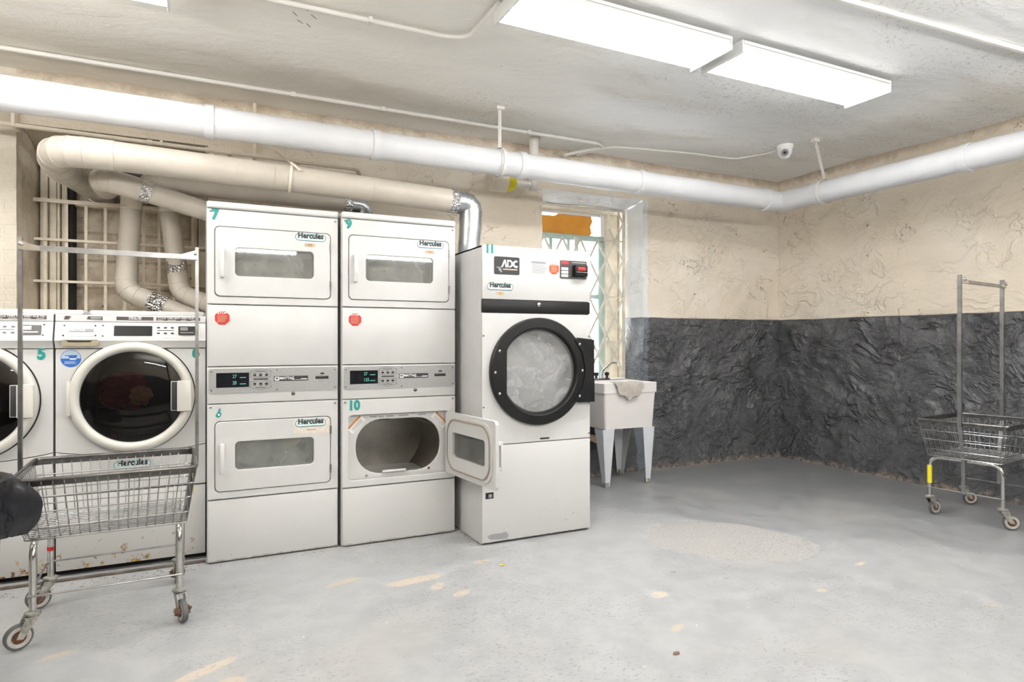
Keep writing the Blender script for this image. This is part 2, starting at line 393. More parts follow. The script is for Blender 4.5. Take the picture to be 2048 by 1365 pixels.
def rr(x0, x1, z0, z1, r=.01, k=6):
    """rounded rectangle, 4k points, starting at the bottom-right corner going counter-clockwise"""
    pts = []
    for (cx, cz, a0) in ((x1-r, z0+r, -90), (x1-r, z1-r, 0), (x0+r, z1-r, 90), (x0+r, z0+r, 180)):
        for i in range(k):
            a = R(a0+90*i/(k-1)); pts.append((cx+r*math.cos(a), cz+r*math.sin(a)))
    return pts
def circ(cx, cz, r, n=24, a0=-90, rz=None):
    return [(cx+r*math.cos(R(a0)+2*PI*i/n), cz+(rz or r)*math.sin(R(a0)+2*PI*i/n)) for i in range(n)]
def prism(bm, pts, y0, y1, mi=0):
    a = [bm.verts.new((x, y0, z)) for x, z in pts]; b = [bm.verts.new((x, y1, z)) for x, z in pts]
    n = len(pts); fs = [bm.faces.new(a), bm.faces.new(b[::-1])]
    for i in range(n): fs.append(bm.faces.new((a[i], b[i], b[(i+1) % n], a[(i+1) % n])))
    for f in fs: f.material_index = mi
    return bm
def rings(bm, loops, closed=False, caps=False, mi=0):
    """bridge a list of loops of 3D points (all the same length)"""
    V = [[bm.verts.new(p) for p in L] for L in loops]; n = len(V[0]); m = len(V)
    for j in range(m if closed else m-1):
        A, Bv = V[j], V[(j+1) % m]
        for i in range(n):
            f = bm.faces.new((A[i], A[(i+1) % n], Bv[(i+1) % n], Bv[i])); f.material_index = mi
    if caps:
        f = bm.faces.new(V[0]); f.material_index = mi; f = bm.faces.new(V[-1]); f.material_index = mi
    return bm
def plate(bm, outer, inner, y0, y1, bev=.0, mi=0):
    """plate with a hole: y0 is the front"""
    def off(pts, d):
        cx = sum(p[0] for p in pts)/len(pts); cz = sum(p[1] for p in pts)/len(pts)
        return [(p[0]+(d if p[0] > cx else -d), p[1]+(d if p[1] > cz else -d)) for p in pts]
    L = []
    P = lambda pts, y: [(x, y, z) for x, z in pts]
    if bev:
        L = [P(off(outer, -bev), y0), P(off(inner, bev), y0), P(inner, y0+bev), P(inner, y1), P(outer, y1), P(outer, y0+bev)]
    else:
        L = [P(outer, y0), P(inner, y0), P(inner, y1), P(outer, y1)]
    return rings(bm, L, closed=True, mi=mi)
def pillow(bm, pts_fn, y0, y1, bev, mi=0):
    """solid rounded plate: pts_fn(inset) gives the outline"""
    a = [(x, y0, z) for x, z in pts_fn(bev)]; b = [(x, y0+bev*.3, z) for x, z in pts_fn(bev*.3)]; c = [(x, y0+bev, z) for x, z in pts_fn(0)]; d = [(x, y1, z) for x, z in pts_fn(0)]
    return rings(bm, [a, b, c, d], caps=True, mi=mi)
def frame_of(d):
    d = d.normalized(); up = Vector((0, 0, 1)) if abs(d.z) < .95 else Vector((1, 0, 0))
    u = d.cross(up).normalized(); return u, d.cross(u).normalized()
def cyl(bm, p0, p1, r, r1=None, n=16, mi=0, caps=True):
    p0 = Vector(p0); p1 = Vector(p1); u, v = frame_of(p1-p0); r1 = r if r1 is None else r1
    return rings(bm, [[p0+(u*math.cos(2*PI*i/n)+v*math.sin(2*PI*i/n))*r for i in range(n)], [p1+(u*math.cos(2*PI*i/n)+v*math.sin(2*PI*i/n))*r1 for i in range(n)]], caps=caps, mi=mi)
def lathe(bm, prof, org, axis, n=32, mi=0, closed=False, caps=True):
    """prof: (distance along axis, radius)"""
    org = Vector(org); d = Vector(axis).normalized(); u, v = frame_of(d)
    return rings(bm, [[org+d*h+(u*math.cos(2*PI*i/n)+v*math.sin(2*PI*i/n))*max(r, 1e-4) for i in range(n)] for h, r in prof], closed=closed, caps=caps and not closed, mi=mi)
def fillet(pts, r, n=6):
    pts = [Vector(p) for p in pts]; out = [pts[0]]
    for i in range(1, len(pts)-1):
        a, b, c = pts[i-1], pts[i], pts[i+1]; ra = r[i-1] if isinstance(r, (list, tuple)) else r
        d1 = (a-b); d2 = (c-b); rad = min(ra, d1.length*.48, d2.length*.48)
        p = b+d1.normalized()*rad; q = b+d2.normalized()*rad
        for k in range(n+1):
            s = k/n; out.append(p*(1-s)**2+b*2*s*(1-s)+q*s*s)
    out.append(pts[-1]); return out
def tube(bm, pts, r, n=10, closed=False, caps=True, mi=0, flat=None, rad=None):
    """flat=(a,b): rectangular section"""
    pts = [Vector(p) for p in pts]; m = len(pts)
    tan = []
    for i in range(m):
        a = pts[(i-1) % m] if (closed or i) else pts[0]; b = pts[(i+1) % m] if (closed or i < m-1) else pts[-1]
        tan.append((b-a).normalized())
    u, v = frame_of(tan[0]); L = []
    for i in range(m):
        if i:
            q = tan[i-1].rotation_difference(tan[i]); u = q @ u; v = q @ v
        if flat:
            a, b = flat[0]/2, flat[1]/2
            L.append([pts[i]+u*s*a+v*w_*b for s, w_ in ((1, 1), (-1, 1), (-1, -1), (1, -1))])
        else:
            rr_ = rad[i] if rad else r
            L.append([pts[i]+(u*math.cos(2*PI*k/n)+v*math.sin(2*PI*k/n))*rr_ for k in range(n)])
    return rings(bm, L, closed=closed, caps=caps and not closed, mi=mi)
def bar(bm, p0, p1, wa, wb, side=(0, 0, 1), mi=0):
    """flat bar; wa is the width along 'side', wb the other"""
    p0 = Vector(p0); p1 = Vector(p1); d = (p1-p0).normalized(); s = Vector(side); s = (s-d*s.dot(d)).normalized(); q = d.cross(s)
    return rings(bm, [[p+s*a*wa/2+q*b*wb/2 for a, b in ((1, 1), (-1, 1), (-1, -1), (1, -1))] for p in (p0, p1)], caps=True, mi=mi)
def text(name, body, size, mat, parent, loc, rot=(PI/2, 0, 0), ext=.0004, off=0., al='LEFT', sx=1., label=None, space=1.):
    c = bpy.data.curves.new(name, 'FONT'); c.body = body; c.size = size; c.extrude = ext; c.offset = off; c.align_x = al; c.align_y = 'BOTTOM'; c.resolution_u = 3
    c.space_character = space
    o = bpy.data.objects.new(name, c); COL.objects.link(o); bpy.context.view_layer.update()
    me = bpy.data.meshes.new_from_object(o.evaluated_get(bpy.context.evaluated_depsgraph_get()))
    bpy.data.objects.remove(o); bpy.data.curves.remove(c)
    me.name = name; me.materials.clear(); me.materials.append(M[mat])
    q = bpy.data.objects.new(name, me); COL.objects.link(q)
    if parent is not None: q.parent = parent
    q.location = loc; q.rotation_euler = rot; q.scale = (sx, 1, 1)
    if label: q['label'] = label
    return q
def lines(bm, x0, x1, z0, z1, n, y, mi=0, h=.45, jit=.25):
    """rows of thin bars standing for print too small to read"""
    st = (z1-z0)/n
    for i in range(n):
        zc = z1-st*(i+.5); e = x1-(x1-x0)*random.uniform(0, jit); s = x0+(x1-x0)*random.uniform(0, jit*.3)
        box(bm, s, e, y-.0003, y+.0003, zc-st*h/2, zc+st*h/2, mi=mi)

# ================================================================== room shell
BY, RX, CZ = 4.75, 5.38, 2.81
def fbm(v, o=5):
    return noise.fractal(v, .9, 2.1, o, noise_basis='PERLIN_ORIGINAL')
def rock(u, z, seed, k=1.):
    q = Vector((u*.9+fbm(Vector((u*1.3, z*1.3, seed)), 3)*.25, z*1.5, seed*3.1))
    f = fbm(q*2.6, 5); g = abs(noise.noise(q*3.4+Vector((5, 1, 2)))); g2 = abs(noise.noise(q*7.1+Vector((1, 8, 2))))
    d = f*.020-(.12-min(g, .12))*.06-(.08-min(g2, .08))*.04
    lowk = 1.35 if z < 1.385 else .75
    return -d*k*lowk
def flare(z, u):
    e = .26+.10*noise.noise(Vector((u*1.7, 0, 3)))
    return .085*max(0, 1-z/e)**1.3
def back_d(x, z):
    k = 1. if x > .6 else .7
    edge = 1.
    return -rock(x, z, 1.7, k)*-1-(flare(z, x) if x > 2.3 else 0)
HOLES = [(-.988, .05, 1.28, 2.48, 5.33), (2.60, 3.649, .80, 2.46, 5.03)]   # x0,x1,z0,z1,depth Y
def frange(cuts, step):
    cuts = sorted(set(cuts)); out = []
    for a, b in zip(cuts, cuts[1:]):
        n = max(1, round((b-a)/step)); out += [a+(b-a)*i/n for i in range(n)]
    return out+[cuts[-1]]
def wall_back():
    bm = B(); st = .026
    xs = frange([-2.6, RX+.03]+[h[0] for h in HOLES]+[h[1] for h in HOLES], st); zs = frange([0, CZ+.02]+[h[2] for h in HOLES]+[h[3] for h in HOLES], st)
    V = {}
    def vat(i, j):
        if (i, j) not in V:
            x, z = xs[i], zs[j]
            V[i, j] = bm.verts.new((x, BY-.0-back_off(x, z), z))
        return V[i, j]
    def back_off(x, z): return rock(x, z, 1.7, 1. if x > .6 else .7)+(flare(z, x) if x > 2.3 else 0)
    for i in range(len(xs)-1):
        for j in range(len(zs)-1):
            cx, cz = (xs[i]+xs[i+1])/2, (zs[j]+zs[j+1])/2
            if any(h[0] < cx < h[1] and h[2] < cz < h[3] for h in HOLES): continue
            f = bm.faces.new((vat(i, j), vat(i+1, j), vat(i+1, j+1), vat(i, j+1)))
            f.material_index = 3 if cx < -.988 else 0
            
    for hi, h in enumerate(HOLES):
        x0, x1, z0, z1, yd = h
        iz = [j for j, z in enumerate(zs) if z0-1e-6 <= z <= z1+1e-6]; ix = [i for i, x in enumerate(xs) if x0-1e-6 <= x <= x1+1e-6]
        m = 10
        def strip(idx, kind, dx, dz):
            prev = [vat(i, j) for i, j in idx]
            for k in range(1, m+1):
                s = k/m; cur = []
                for (i, j), pv in zip(idx, [vat(i, j) for i, j in idx]):
                    b = pv.co; n_ = noise.noise(Vector((b.x*4, s*2, b.z*4)))*.02
                    cur.append(bm.verts.new((b.x+dx*s+(n_ if kind == 'v' else 0), b.y+(yd-b.y)*s, b.z+dz*s+(n_ if kind == 'h' else 0))))
                for a in range(len(idx)-1):
                    f = bm.faces.new((prev[a], prev[a+1], cur[a+1], cur[a])); f.material_index = (2 if hi == 0 else 1)
                prev = cur
        i0, i1 = ix[0], ix[-1]; j0, j1 = iz[0], iz[-1]
        strip([(i0, j) for j in iz], 'v', .045 if hi == 0 else .03, 0)
        strip([(i1, j) for j in iz], 'v', -.0, 0)
        strip([(i, j1) for i in ix], 'h', 0, -.05)
        strip([(i, j0) for i in ix], 'h', 0, 0)
    o = obj('wall_back', bm, ['stucco_wall', 'stucco_jamb', 'brown_plaster', 'pier_brick'], angle=60)
    tagit(o, kind='structure')
wall_back()
def wall_right():
    bm = B(); st = .028
    ys = frange([.2, BY+.05], st); zs = frange([0, CZ+.02], st)
    V = [[bm.verts.new((RX-rock(y+20, z, 4.3)-flare(z, y+9)*1.15, y, z)) for z in zs] for y in ys]
    for i in range(len(ys)-1):
        for j in range(len(zs)-1): bm.faces.new((V[i][j], V[i+1][j], V[i+1][j+1], V[i][j+1]))
    a = [bm.verts.new(p) for p in ((RX, -2.4, 0), (RX, .2, 0), (RX, .2, CZ+.02), (RX, -2.4, CZ+.02))]; bm.faces.new(a)
    tagit(obj('wall_right', bm, 'stucco_wall', angle=60), kind='structure')
wall_right()
bm = B(); box(bm, -2.72, -2.6, -2.4, 4.8, 0, CZ); tagit(obj('wall_left', bm, 'stucco_wall'), kind='structure')
bm = B(); box(bm, -2.72, RX+.1, -2.52, -2.4, 0, CZ); tagit(obj('wall_front', bm, 'stucco_wall'), kind='structure')
bm = B()
xs = frange([-2.7, 5.5], .06); ys = frange([-2.5, 5.0], .06)
V = [[bm.verts.new((x, y, CZ+.022*noise.noise(Vector((x*.45, y*1.5, 4)))+.006*noise.noise(Vector((x*2, y*4, 1))))) for y in ys] for x in xs]
for i in range(len(xs)-1):
    for j in range(len(ys)-1): bm.faces.new((V[i][j], V[i][j+1], V[i+1][j+1], V[i+1][j]))
tagit(obj('ceiling', bm, 'ceiling_paint', angle=60), kind='structure')
bm = B(); box(bm, -2.7, 5.5, -2.5, 5.45, -.1, 0); tagit(obj('floor', bm, 'floor_paint'), kind='structure')

# ---------------- window_1: old painted window, bricked up behind a bar grille
w1 = bpy.data.objects.new('window_1', None); COL.objects.link(w1); w1.location = (-.45, 5.15, 1.28); w1['kind'] = 'structure'
def wobj(name, bm, mat, par):
    o = obj(name, bm, mat, par); o.location = -par.location; return o
bm = B(); box(bm, -1.05, .12, 5.30, 5.36, 1.2, 2.55); wobj('infill_panel', bm, 'infill_block', w1)
bm = B()
for a, b, d in ((-.94, -.90, 5.12), (-.895, -.855, 5.14), (-.85, -.835, 5.13), (-.83, -.80, 5.16), (-.05, -.015, 5.16), (-.01, .05, 5.12)): box(bm, a, b, d, 5.30, 1.29, 2.44, .004)
wobj('side_jamb', bm, 'frame_cream', w1)
bm = B(); box(bm, -.96, .05, 5.16, 5.30, 2.36, 2.45, .004); wobj('head_board', bm, 'frame_cream', w1)
bm = B(); box(bm, -.80, .05, 5.22, 5.30, 2.09, 2.13, .004); wobj('sash_rail', bm, 'frame_cream', w1)
bm = B(); box(bm, -.79, -.765, 5.17, 5.30, 1.29, 2.36, .003); wobj('dark_edge_strip', bm, 'dark_gap', w1)
bm = B(); box(bm, -1.0, .05, 4.80, 5.32, 1.27, 1.30, .004); wobj('window_sill', bm, 'frame_cream', w1)
g = empty('window_grille', (-.45, 5.08, 1.30), 'cream painted bar grille across the bricked-up window behind the dryer ducts', 'window grille')
bm = B()
for x in (-.905, -.79, -.682, -.572, -.46, -.348, -.255, -.165, -.045): box(bm, x-.009, x+.009, 5.075, 5.087, 1.31, 2.075)
o = obj('upright_bars', bm, 'frame_cream', g); o.location = -g.location
for z, h in ((2.085, .024), (1.832, .016), (1.56, .016), (1.345, .016)):
    bm = B(); box(bm, -.965, .035, 5.055, 5.075, z-h/2, z+h/2); o = obj('cross_rail', bm, 'frame_cream', g); o.location = -g.location
bm = B(); box(bm, -.60, -.50, 4.90, 5.0, 1.30, 1.36, .008)
for v in bm.verts: v.co += Vector([noise.noise(v.co*30+Vector((k, 0, 0)))*.012 for k in (1, 5, 9)])
for v in bm.verts: v.co.z = max(v.co.z, 1.302)
tagit(obj('brick', bm, 'brick_red'), 'broken red brick lying on the sill behind the washers', 'brick')

# ---------------- window_2
w2 = bpy.data.objects.new('window_2', None); COL.objects.link(w2); w2.location = (3.1, 5.1, .8); w2['kind'] = 'structure'
bm = B()
for a, b, d in ((3.46, 3.50, 5.05), (3.505, 3.60, 5.07), (3.605, 3.64, 5.05), (2.62, 2.70, 5.06)): box(bm, a, b, d, 5.16, .80, 2.42, .004)
wobj('side_jamb', bm, 'frame_cream', w2)
bm = B(); box(bm, 2.62, 3.64, 5.04, 5.16, 2.37, 2.43, .004); wobj('head_board', bm, 'frame_cream', w2)
bm = B(); box(bm, 2.62, 3.64, 4.85, 5.16, .78, .81, .004); wobj('window_sill', bm, 'frame_cream', w2)
bm = B(); box(bm, 2.70, 3.46, 5.09, 5.13, 2.11, 2.16, .004); box(bm, 2.70, 3.46, 5.10, 5.13, 1.57, 1.61, .004); box(bm, 3.40, 3.46, 5.09, 5.13, .81, 2.11, .004)
box(bm, 2.87, 2.90, 5.10, 5.13, .81, 2.11, .004); box(bm, 3.06, 3.085, 5.10, 5.13, .81, 2.11, .004)
wobj('sash_frame', bm, 'window_green', w2)
bm = B(); box(bm, 2.70, 2.73, 5.10, 5.13, 2.16, 2.37); box(bm, 3.42, 3.46, 5.09, 5.13, 2.16, 2.37); box(bm, 2.7, 3.46, 5.10, 5.13, 2.345, 2.37); wobj('transom_frame', bm, 'window_white', w2)
bm = B(); box(bm, 2.69, 3.46, 5.135, 5.139, .81, 2.37); wobj('pane', bm, 'window_glass', w2)
bm = B(); pts = [(2.72, 2.16), (3.31, 2.155), (3.335, 2.19), (3.32, 2.25), (3.345, 2.30), (3.33, 2.345), (2.98, 2.35), (2.93, 2.325), (2.72, 2.32)]
prism(bm, pts, 5.118, 5.132); wobj('orange_panel', bm, 'orange_board', w2)
bm = B()
for z in (1.86, 1.30, 1.02): box(bm, 2.7, 3.40, 5.25, 5.27, z-.008, z+.008)
wobj('outer_bars', bm, 'decal_grey', w2)
# scissor gate
g = empty('scissor_gate', (3.62, 4.99, .81), 'cream folding scissor gate across the daylit window behind the sink', 'gate')
bm = B(); box(bm, 3.605, 3.628, 4.985, 5.01, .81, 2.405, .002); o = obj('gate_post', bm, 'gate_cream', g); o.location = -g.location
bm = B(); box(bm, 2.63, 3.605, 4.99, 5.01, 2.385, 2.405, .002); o = obj('gate_rail', bm, 'gate_cream', g); o.location = -g.location
for z_ in (2.112, 1.582, 1.165):
    bm = B(); box(bm, 3.40, 3.605, 4.995, 5.005, z_-.007, z_+.007); o = obj('gate_strut', bm, 'gate_cream', g); o.location = -g.location
bm = B(); box(bm, 3.075, 3.090, 4.995, 5.01, .81, 2.12); box(bm, 3.097, 3.112, 4.995, 5.01, .81, 2.12); o = obj('gate_bar', bm, 'gate_cream', g); o.location = -g.location
def clipseg(x0, z0, s, xa, xb, za, zb):
    """line z=z0+s*(x-x0) clipped"""
    a, b = xa, xb
    for zl in (za, zb):
        pass
    xs_ = sorted([x0+(za-z0)/s, x0+(zb-z0)/s]); a = max(a, xs_[0]); b = min(b, xs_[1])
    return None if b-a < .02 else ((a, z0+s*(a-x0)), (b, z0+s*(b-x0)))
for sgn, yy in ((1, 4.985), (-1, 4.997)):
    bm = B()
    for k in range(-14, 16):
        q = clipseg(3.605-k*.19, 1.585, sgn*1.85, 2.63, 3.605, .82, 2.115)
        if q: bar(bm, (q[0][0], yy, q[0][1]), (q[1][0], yy, q[1][1]), .021, .004, (0, 0, 1))
        q = clipseg(3.605-k*.19, 1.585, sgn*1.85, 3.45, 3.605, 2.115, 2.385)
        if q: bar(bm, (q[0][0], yy, q[0][1]), (q[1][0], yy, q[1][1]), .021, .004, (0, 0, 1))
    o = obj('lattice_bars', bm, 'gate_cream', g); o.location = -g.location

# ================================================================== lights
def hanging(x0, x1, y0, y1, label):  # added out-of-view uplight, there to brighten the ceiling and walls
    t = empty('added_uplight', ((x0+x1)/2, (y0+y1)/2, CZ), label, 'ceiling light', 'added uplights out of view')
    L = -t.location; ym = (y0+y1)/2; zc = 2.22
    bm = B(); prism(bm, [(x0, zc+.0), (x1, zc+.0), (x1, zc+.05), (x0, zc+.05)], y0+.04, y1-.04); o = obj('lens', bm, 'added_uplight_lens', t); o.location = L
    bm = B(); box(bm, x0, x1, y0+.02, y1-.02, zc-.07, zc-.002, .004); o = obj('tray', bm, 'fixture_white', t); o.location = L
    for x in (x0-.012, x1+.001):
        bm = B(); box(bm, x, x+.011, y0+.02, y1-.02, zc-.08, zc+.06, .002); o = obj('end_cap', bm, 'fixture_white', t); o.location = L
    for x in (x0+.1, x1-.1):
        bm = B(); cyl(bm, (x, ym, zc+.05), (x, ym, CZ), .006, n=8); o = obj('hanging_rod', bm, 'steel', t); o.location = L
def fixture(x0, x1, y0, y1, label, hide_z=0):
    t = empty('ceiling_light', ((x0+x1)/2, (y0+y1)/2, CZ), label, 'ceiling light', 'fluorescent ceiling lights')
    L = -t.location
    zt, zb = CZ-.005, 2.715
    bm = B(); box(bm, x0+.002, x1-.002, y0+.004, y1-.004, zb+.022, zb+.07, .003); box(bm, x0+.03, x1-.03, y0+.09, y1-.09, zb+.07, zt); o = obj('housing', bm, 'fixture_white', t); o.location = L
    bm = B()
    prof = [(y0+.006, zb+.024), (y0+.007, zb+.014), (y0+.03, zb+.003), ((y0+y1)/2, zb), (y1-.03, zb+.003), (y1-.007, zb+.014), (y1-.006, zb+.024)]
    rings(bm, [[(x, yy, zz) for yy, zz in prof] for x in (x0+.012, x1-.012)], caps=True); o = obj('lens', bm, 'lamp_lens', t); o.location = L
    for a, b in ((x0, x0+.011), (x1-.011, x1)):
        bm = B(); box(bm, a, b, y0-.003, y1+.003, zb-.004, zb+.068, .002); o = obj('end_cap', bm, 'fixture_white', t); o.location = L
    bm = B(); box(bm, x0+.012, x1-.012, y0-.004, y0+.001, zb+.05, zb+.066); box(bm, x0+.012, x1-.012, y1-.001, y1+.004, zb+.05, zb+.066); o = obj('side_rail', bm, 'fixture_white', t); o.location = L
fixture(1.29, 2.535, 2.535, 2.845, 'long fluorescent ceiling light nearer the camera, left one of the glowing pair')
fixture(2.605, 3.85, 2.535, 2.845, 'long fluorescent ceiling light at the far end of the glowing pair')
fixture(-1.37, -.125, 3.085, 3.392, 'fluorescent ceiling light cut off by the top left edge of the photo')
for i, (fx, fy) in enumerate(((-2.25, 1.75), (-.2, -1.0), (1.7, -1.0), (3.1, -.25))):
    hanging(fx, fx+1.245, fy, fy+.31, ['added unseen uplight on the left side of the room', 'added unseen uplight straight behind the camera',
            'added unseen uplight behind the camera toward the right', 'added uplight toward the right wall, outside the view'][i])

# ================================================================== pipes
def thingmesh(name, bm, mat, label, cat, group=None, angle=34): return tagit(obj(name, bm, mat, angle=angle), label, cat, group)
pr = empty('insulated_pipe', (1.9, 4.06, 2.43), 'fat white insulated pipe running along the back wall and turning at the corner', 'pipe')
path = [(-2.59, 4.06, 2.440), (4.64, 4.06, 2.405), (4.64, -2.3, 2.40)]
bm = B(); pts = []
for i in range(90):
    x = -2.59+(4.60+2.59)*i/90; pts.append(Vector((x, 4.06, 2.44-.035*(x+2.6)/7.2)))
pts.append(Vector((4.64-.025, 4.06-.002, 2.405))); pts.append(Vector((4.64-.002, 4.06-.025, 2.405)))
for i in range(1, 80): pts.append(Vector((4.64, 4.035-6.3*i/79, 2.405-.005*i/79)))
rad = [.088+.0035*noise.noise(p*1.7)+(.0025 if noise.noise(p*3.1+Vector((7, 0, 0))) > .25 else 0) for p in pts]
tube(bm, pts, .09, n=28, rad=rad); o = obj('jacket', bm, 'pipe_jacket', pr, angle=55); o.location = -pr.location
for x in (.02, .98, 1.86, 2.02, 3.05, 4.42):
    bm = B(); z = 2.44-.035*(x+2.6)/7.2; lathe(bm, [(0, .085), (.001, .0955), (.05, .0965), (.051, .085)], (x, 4.06, z), (1, 0, 0), 28); o = obj('seam_band', bm, 'pipe_jacket', pr); o.location = -pr.location
for y in (3.70, 2.55, 2.0):
    bm = B(); lathe(bm, [(0, .085), (.001, .0955), (.05, .0965), (.051, .085)], (4.64, y, 2.404), (0, -1, 0), 28); o = obj('seam_band', bm, 'pipe_jacket', pr); o.location = -pr.location
# hangers
def hanger(p, ax, label, top):
    t = empty('pipe_hanger', (p[0], p[1], CZ), label, 'pipe hanger', 'perforated pipe straps')
    bm = B(); x, y, z = p
    a = Vector((1, 0, 0)) if ax == 'x' else Vector((0, 1, 0)); s = Vector((0, 1, 0)) if ax == 'x' else Vector((1, 0, 0))
    top = Vector(top); c = Vector((x, y, z))
    n = 20; zl = c.z+.098; L = []
    for i in range(n+1):   # strap with holes shown as dark studs
        q = top.lerp(Vector((x, y, zl)), i/n); L.append(q)
    w_ = .012
    rings(bm, [[q+a*w_+s*.001, q-a*w_+s*.001, q-a*w_-s*.001, q+a*w_-s*.001] for q in L], caps=True)
    ring = [c+(s*math.sin(2*PI*i/28)+Vector((0, 0, 1))*math.cos(2*PI*i/28))*.1 for i in range(28)]
    ro = [c+(s*math.sin(2*PI*i/28)+Vector((0, 0, 1))*math.cos(2*PI*i/28))*.102 for i in range(28)]
    rings(bm, [[r_+a*w_ for r_ in ring], [r_-a*w_ for r_ in ring], [r_-a*w_ for r_ in ro], [r_+a*w_ for r_ in ro]], closed=True)
    o = obj('strap', bm, 'conduit_white', t); o.location = -t.location
    bm = B()
    for i in range(n):
        q = top.lerp(Vector((x, y, zl)), (i+.5)/n); v = (Vector((0, 0, 1.17))-q); v.z = 0; sg = 1 if s.dot(v) > 0 else -1
        cyl(bm, q+s*sg*.0008, q+s*sg*.0016, .003, n=8)
    o = obj('strap_holes', bm, 'decal_brown', t); o.location = -t.location
    bm = B(); box(bm, top.x-.03, top.x+.03, top.y-.02, top.y+.02, CZ-.022, CZ+.01, .003); o = obj('ceiling_clip', bm, 'conduit_white', t); o.location = -t.location
hanger((1.885, 4.06, 2.418), 'x', 'perforated white strap holding the pipe over the gap beside the big dryer', (1.885, 4.06, CZ))
hanger((4.64, 3.62, 2.405), 'y', 'perforated white strap holding the pipe near the room corner', (4.50, 3.60, CZ))

# thin pipes
bm = B(); zz = lambda x: 2.437-.03*(x+1.2)/2.3
tube(bm, fillet([(-2.55, 4.64, 2.455), (1.02, 4.64, zz(1.02)), (1.06, 4.74, zz(1.02)-.01)], .04), .0135, 12)
for x in (.03, .085, .60, -.3): cyl(bm, (x, 4.64, zz(x)), (x+.03, 4.64, zz(x+.03)), .019)
tp = empty('wall_pipe', (0, 4.64, 2.43), 'thin cream pipe clipped along the wall above the fat dryer duct', 'pipe'); o = obj('pipe', bm, 'pipe_cream', tp); o.location = -tp.location
for x in (-.98, -.22, .18):
    bm = B(); box(bm, x-.009, x+.009, 4.622, 4.74, zz(x)-.012, zz(x)+.10 if x < -.9 else zz(x)+.02, .002); o = obj('pipe_clip', bm, 'pipe_cream', tp); o.location = -tp.location
bm = B(); cyl(bm, (.335, 4.69, 2.79), (.335, 4.69, 1.95), .013); thingmesh('riser_pipe', bm, 'pipe_cream', 'thin upright cream pipe crossing the wall above the dryer marked 7', 'pipe')
bm = B(); cyl(bm, (1.06, 4.68, 2.3), (1.06, 4.68, 1.95), .013); thingmesh('riser_pipe', bm, 'pipe_cream', 'short upright cream pipe between the fat duct end and the dryer marked 9', 'pipe')
# ceiling conduits
bm = B(); tube(bm, fillet([(-2.6, 4.42, CZ-.016), (2.95, 4.42, CZ-.016), (3.02, 4.47, CZ-.02), (2.78, 4.69, CZ-.06)], .06), .0135, 10)
for x in (.55, 1.15, 2.3): box(bm, x-.015, x+.015, 4.40, 4.44, CZ-.034, CZ-.002)
thingmesh('conduit', bm, 'conduit_white', 'long white conduit on the ceiling following the back wall pipe', 'conduit')
bm = B(); tube(bm, fillet([(2.90, 4.68, CZ-.05), (3.06, 4.46, CZ-.016), (3.21, 4.41, CZ-.014), (3.80, 4.29, CZ-.018), (4.28, 4.25, CZ-.02), (4.42, 4.02, CZ-.014), (4.42, 3.90, CZ-.012)], .08), .008, 8)
thingmesh('camera_cable', bm, 'conduit_white', 'thin white cable on the ceiling leading to the security camera', 'cable')
bm = B(); tube(bm, fillet([(-.9, 3.26, CZ-.012), (1.20, 3.225, CZ-.014), (1.295, 3.17, CZ-.014), (1.295, 2.80, CZ-.014)], [.1, .12], 8), .0125, 10)
box(bm, .765, .785, 3.21, 3.255, CZ-.03, CZ-.002); thingmesh('conduit', bm, 'conduit_white', 'white conduit bending across the ceiling into the near end of the left light', 'conduit')
bm = B(); box(bm, 2.2, 5.36, 2.035, 2.06, CZ-.03, CZ-.004, .003)
for v in bm.verts: v.co.y -= (v.co.x-2.7)*.06
thingmesh('conduit', bm, 'conduit_white', 'straight white surface conduit at the top right of the ceiling', 'conduit')
# stub riser and capped duct by the window
bm = B(); lathe(bm, [(0, .055), (.012, .055), (.014, .038), (.42, .038)], (2.43, 4.58, CZ), (0, 0, -1), 20); thingmesh('riser_pipe', bm, 'conduit_white', 'short white pipe dropping from the ceiling behind the fat insulated pipe', 'pipe')
t = empty('pipe_stub', (2.2, 4.60, 2.43), 'capped cream pipe stub with torn yellow insulation under the fat pipe', 'pipe')
bm = B(); lathe(bm, [(0, .07), (.012, .082), (.14, .082), (.145, .07)], (2.035, 4.58, 2.43), (1, 0, 0), 24); o = obj('jacket', bm, 'pipe_cream', t); o.location = -t.location
bm = B(); lathe(bm, [(0, .06), (.01, .074), (.06, .07), (.09, .05)], (2.165, 4.58, 2.43), (1, 0, 0), 24); o = obj('insulation', bm, 'yellow_tape', t); o.location = -t.location
bm = B(); cyl(bm, (2.24, 4.58, 2.43), (2.392, 4.58, 2.43), .028); o = obj('bare_pipe', bm, 'conduit_white', t); o.location = -t.location
# junction box plate on ceiling marks & camera
t = empty('security_camera', (4.42, 3.83, CZ), 'white dome security camera on the ceiling near the corner', 'security camera')
bm = B(); lathe(bm, [(0, .066), (.012, .068), (.028, .064), (.045, .060)], (0, 0, .012), (0, 0, -1), 32); obj('base', bm, 'fixture_white', t)
bm = B(); lathe(bm, [(-.02, .052), (.0, .058), (.03, .056), (.055, .046), (.075, .03), (.084, .001)], (0, 0, -.028), (0, 0, -1), 32); ball = obj('dome', bm, 'fixture_white', t)
d = (Vector((0, 0, 1.17))-Vector((4.42, 3.83, CZ-.065))).normalized()
bm = B(); lathe(bm, [(0, .030), (.058, .030), (.062, .026), (.060, .001)], Vector((0, 0, -.055))-d*.002, d, 24); obj('lens_housing', bm, 'decal_grey', t)
bm = B(); lathe(bm, [(.055, .014), (.066, .013), (.067, .001)], Vector((0, 0, -.055)), d, 20); obj('lens', bm, 'black_plastic', t)

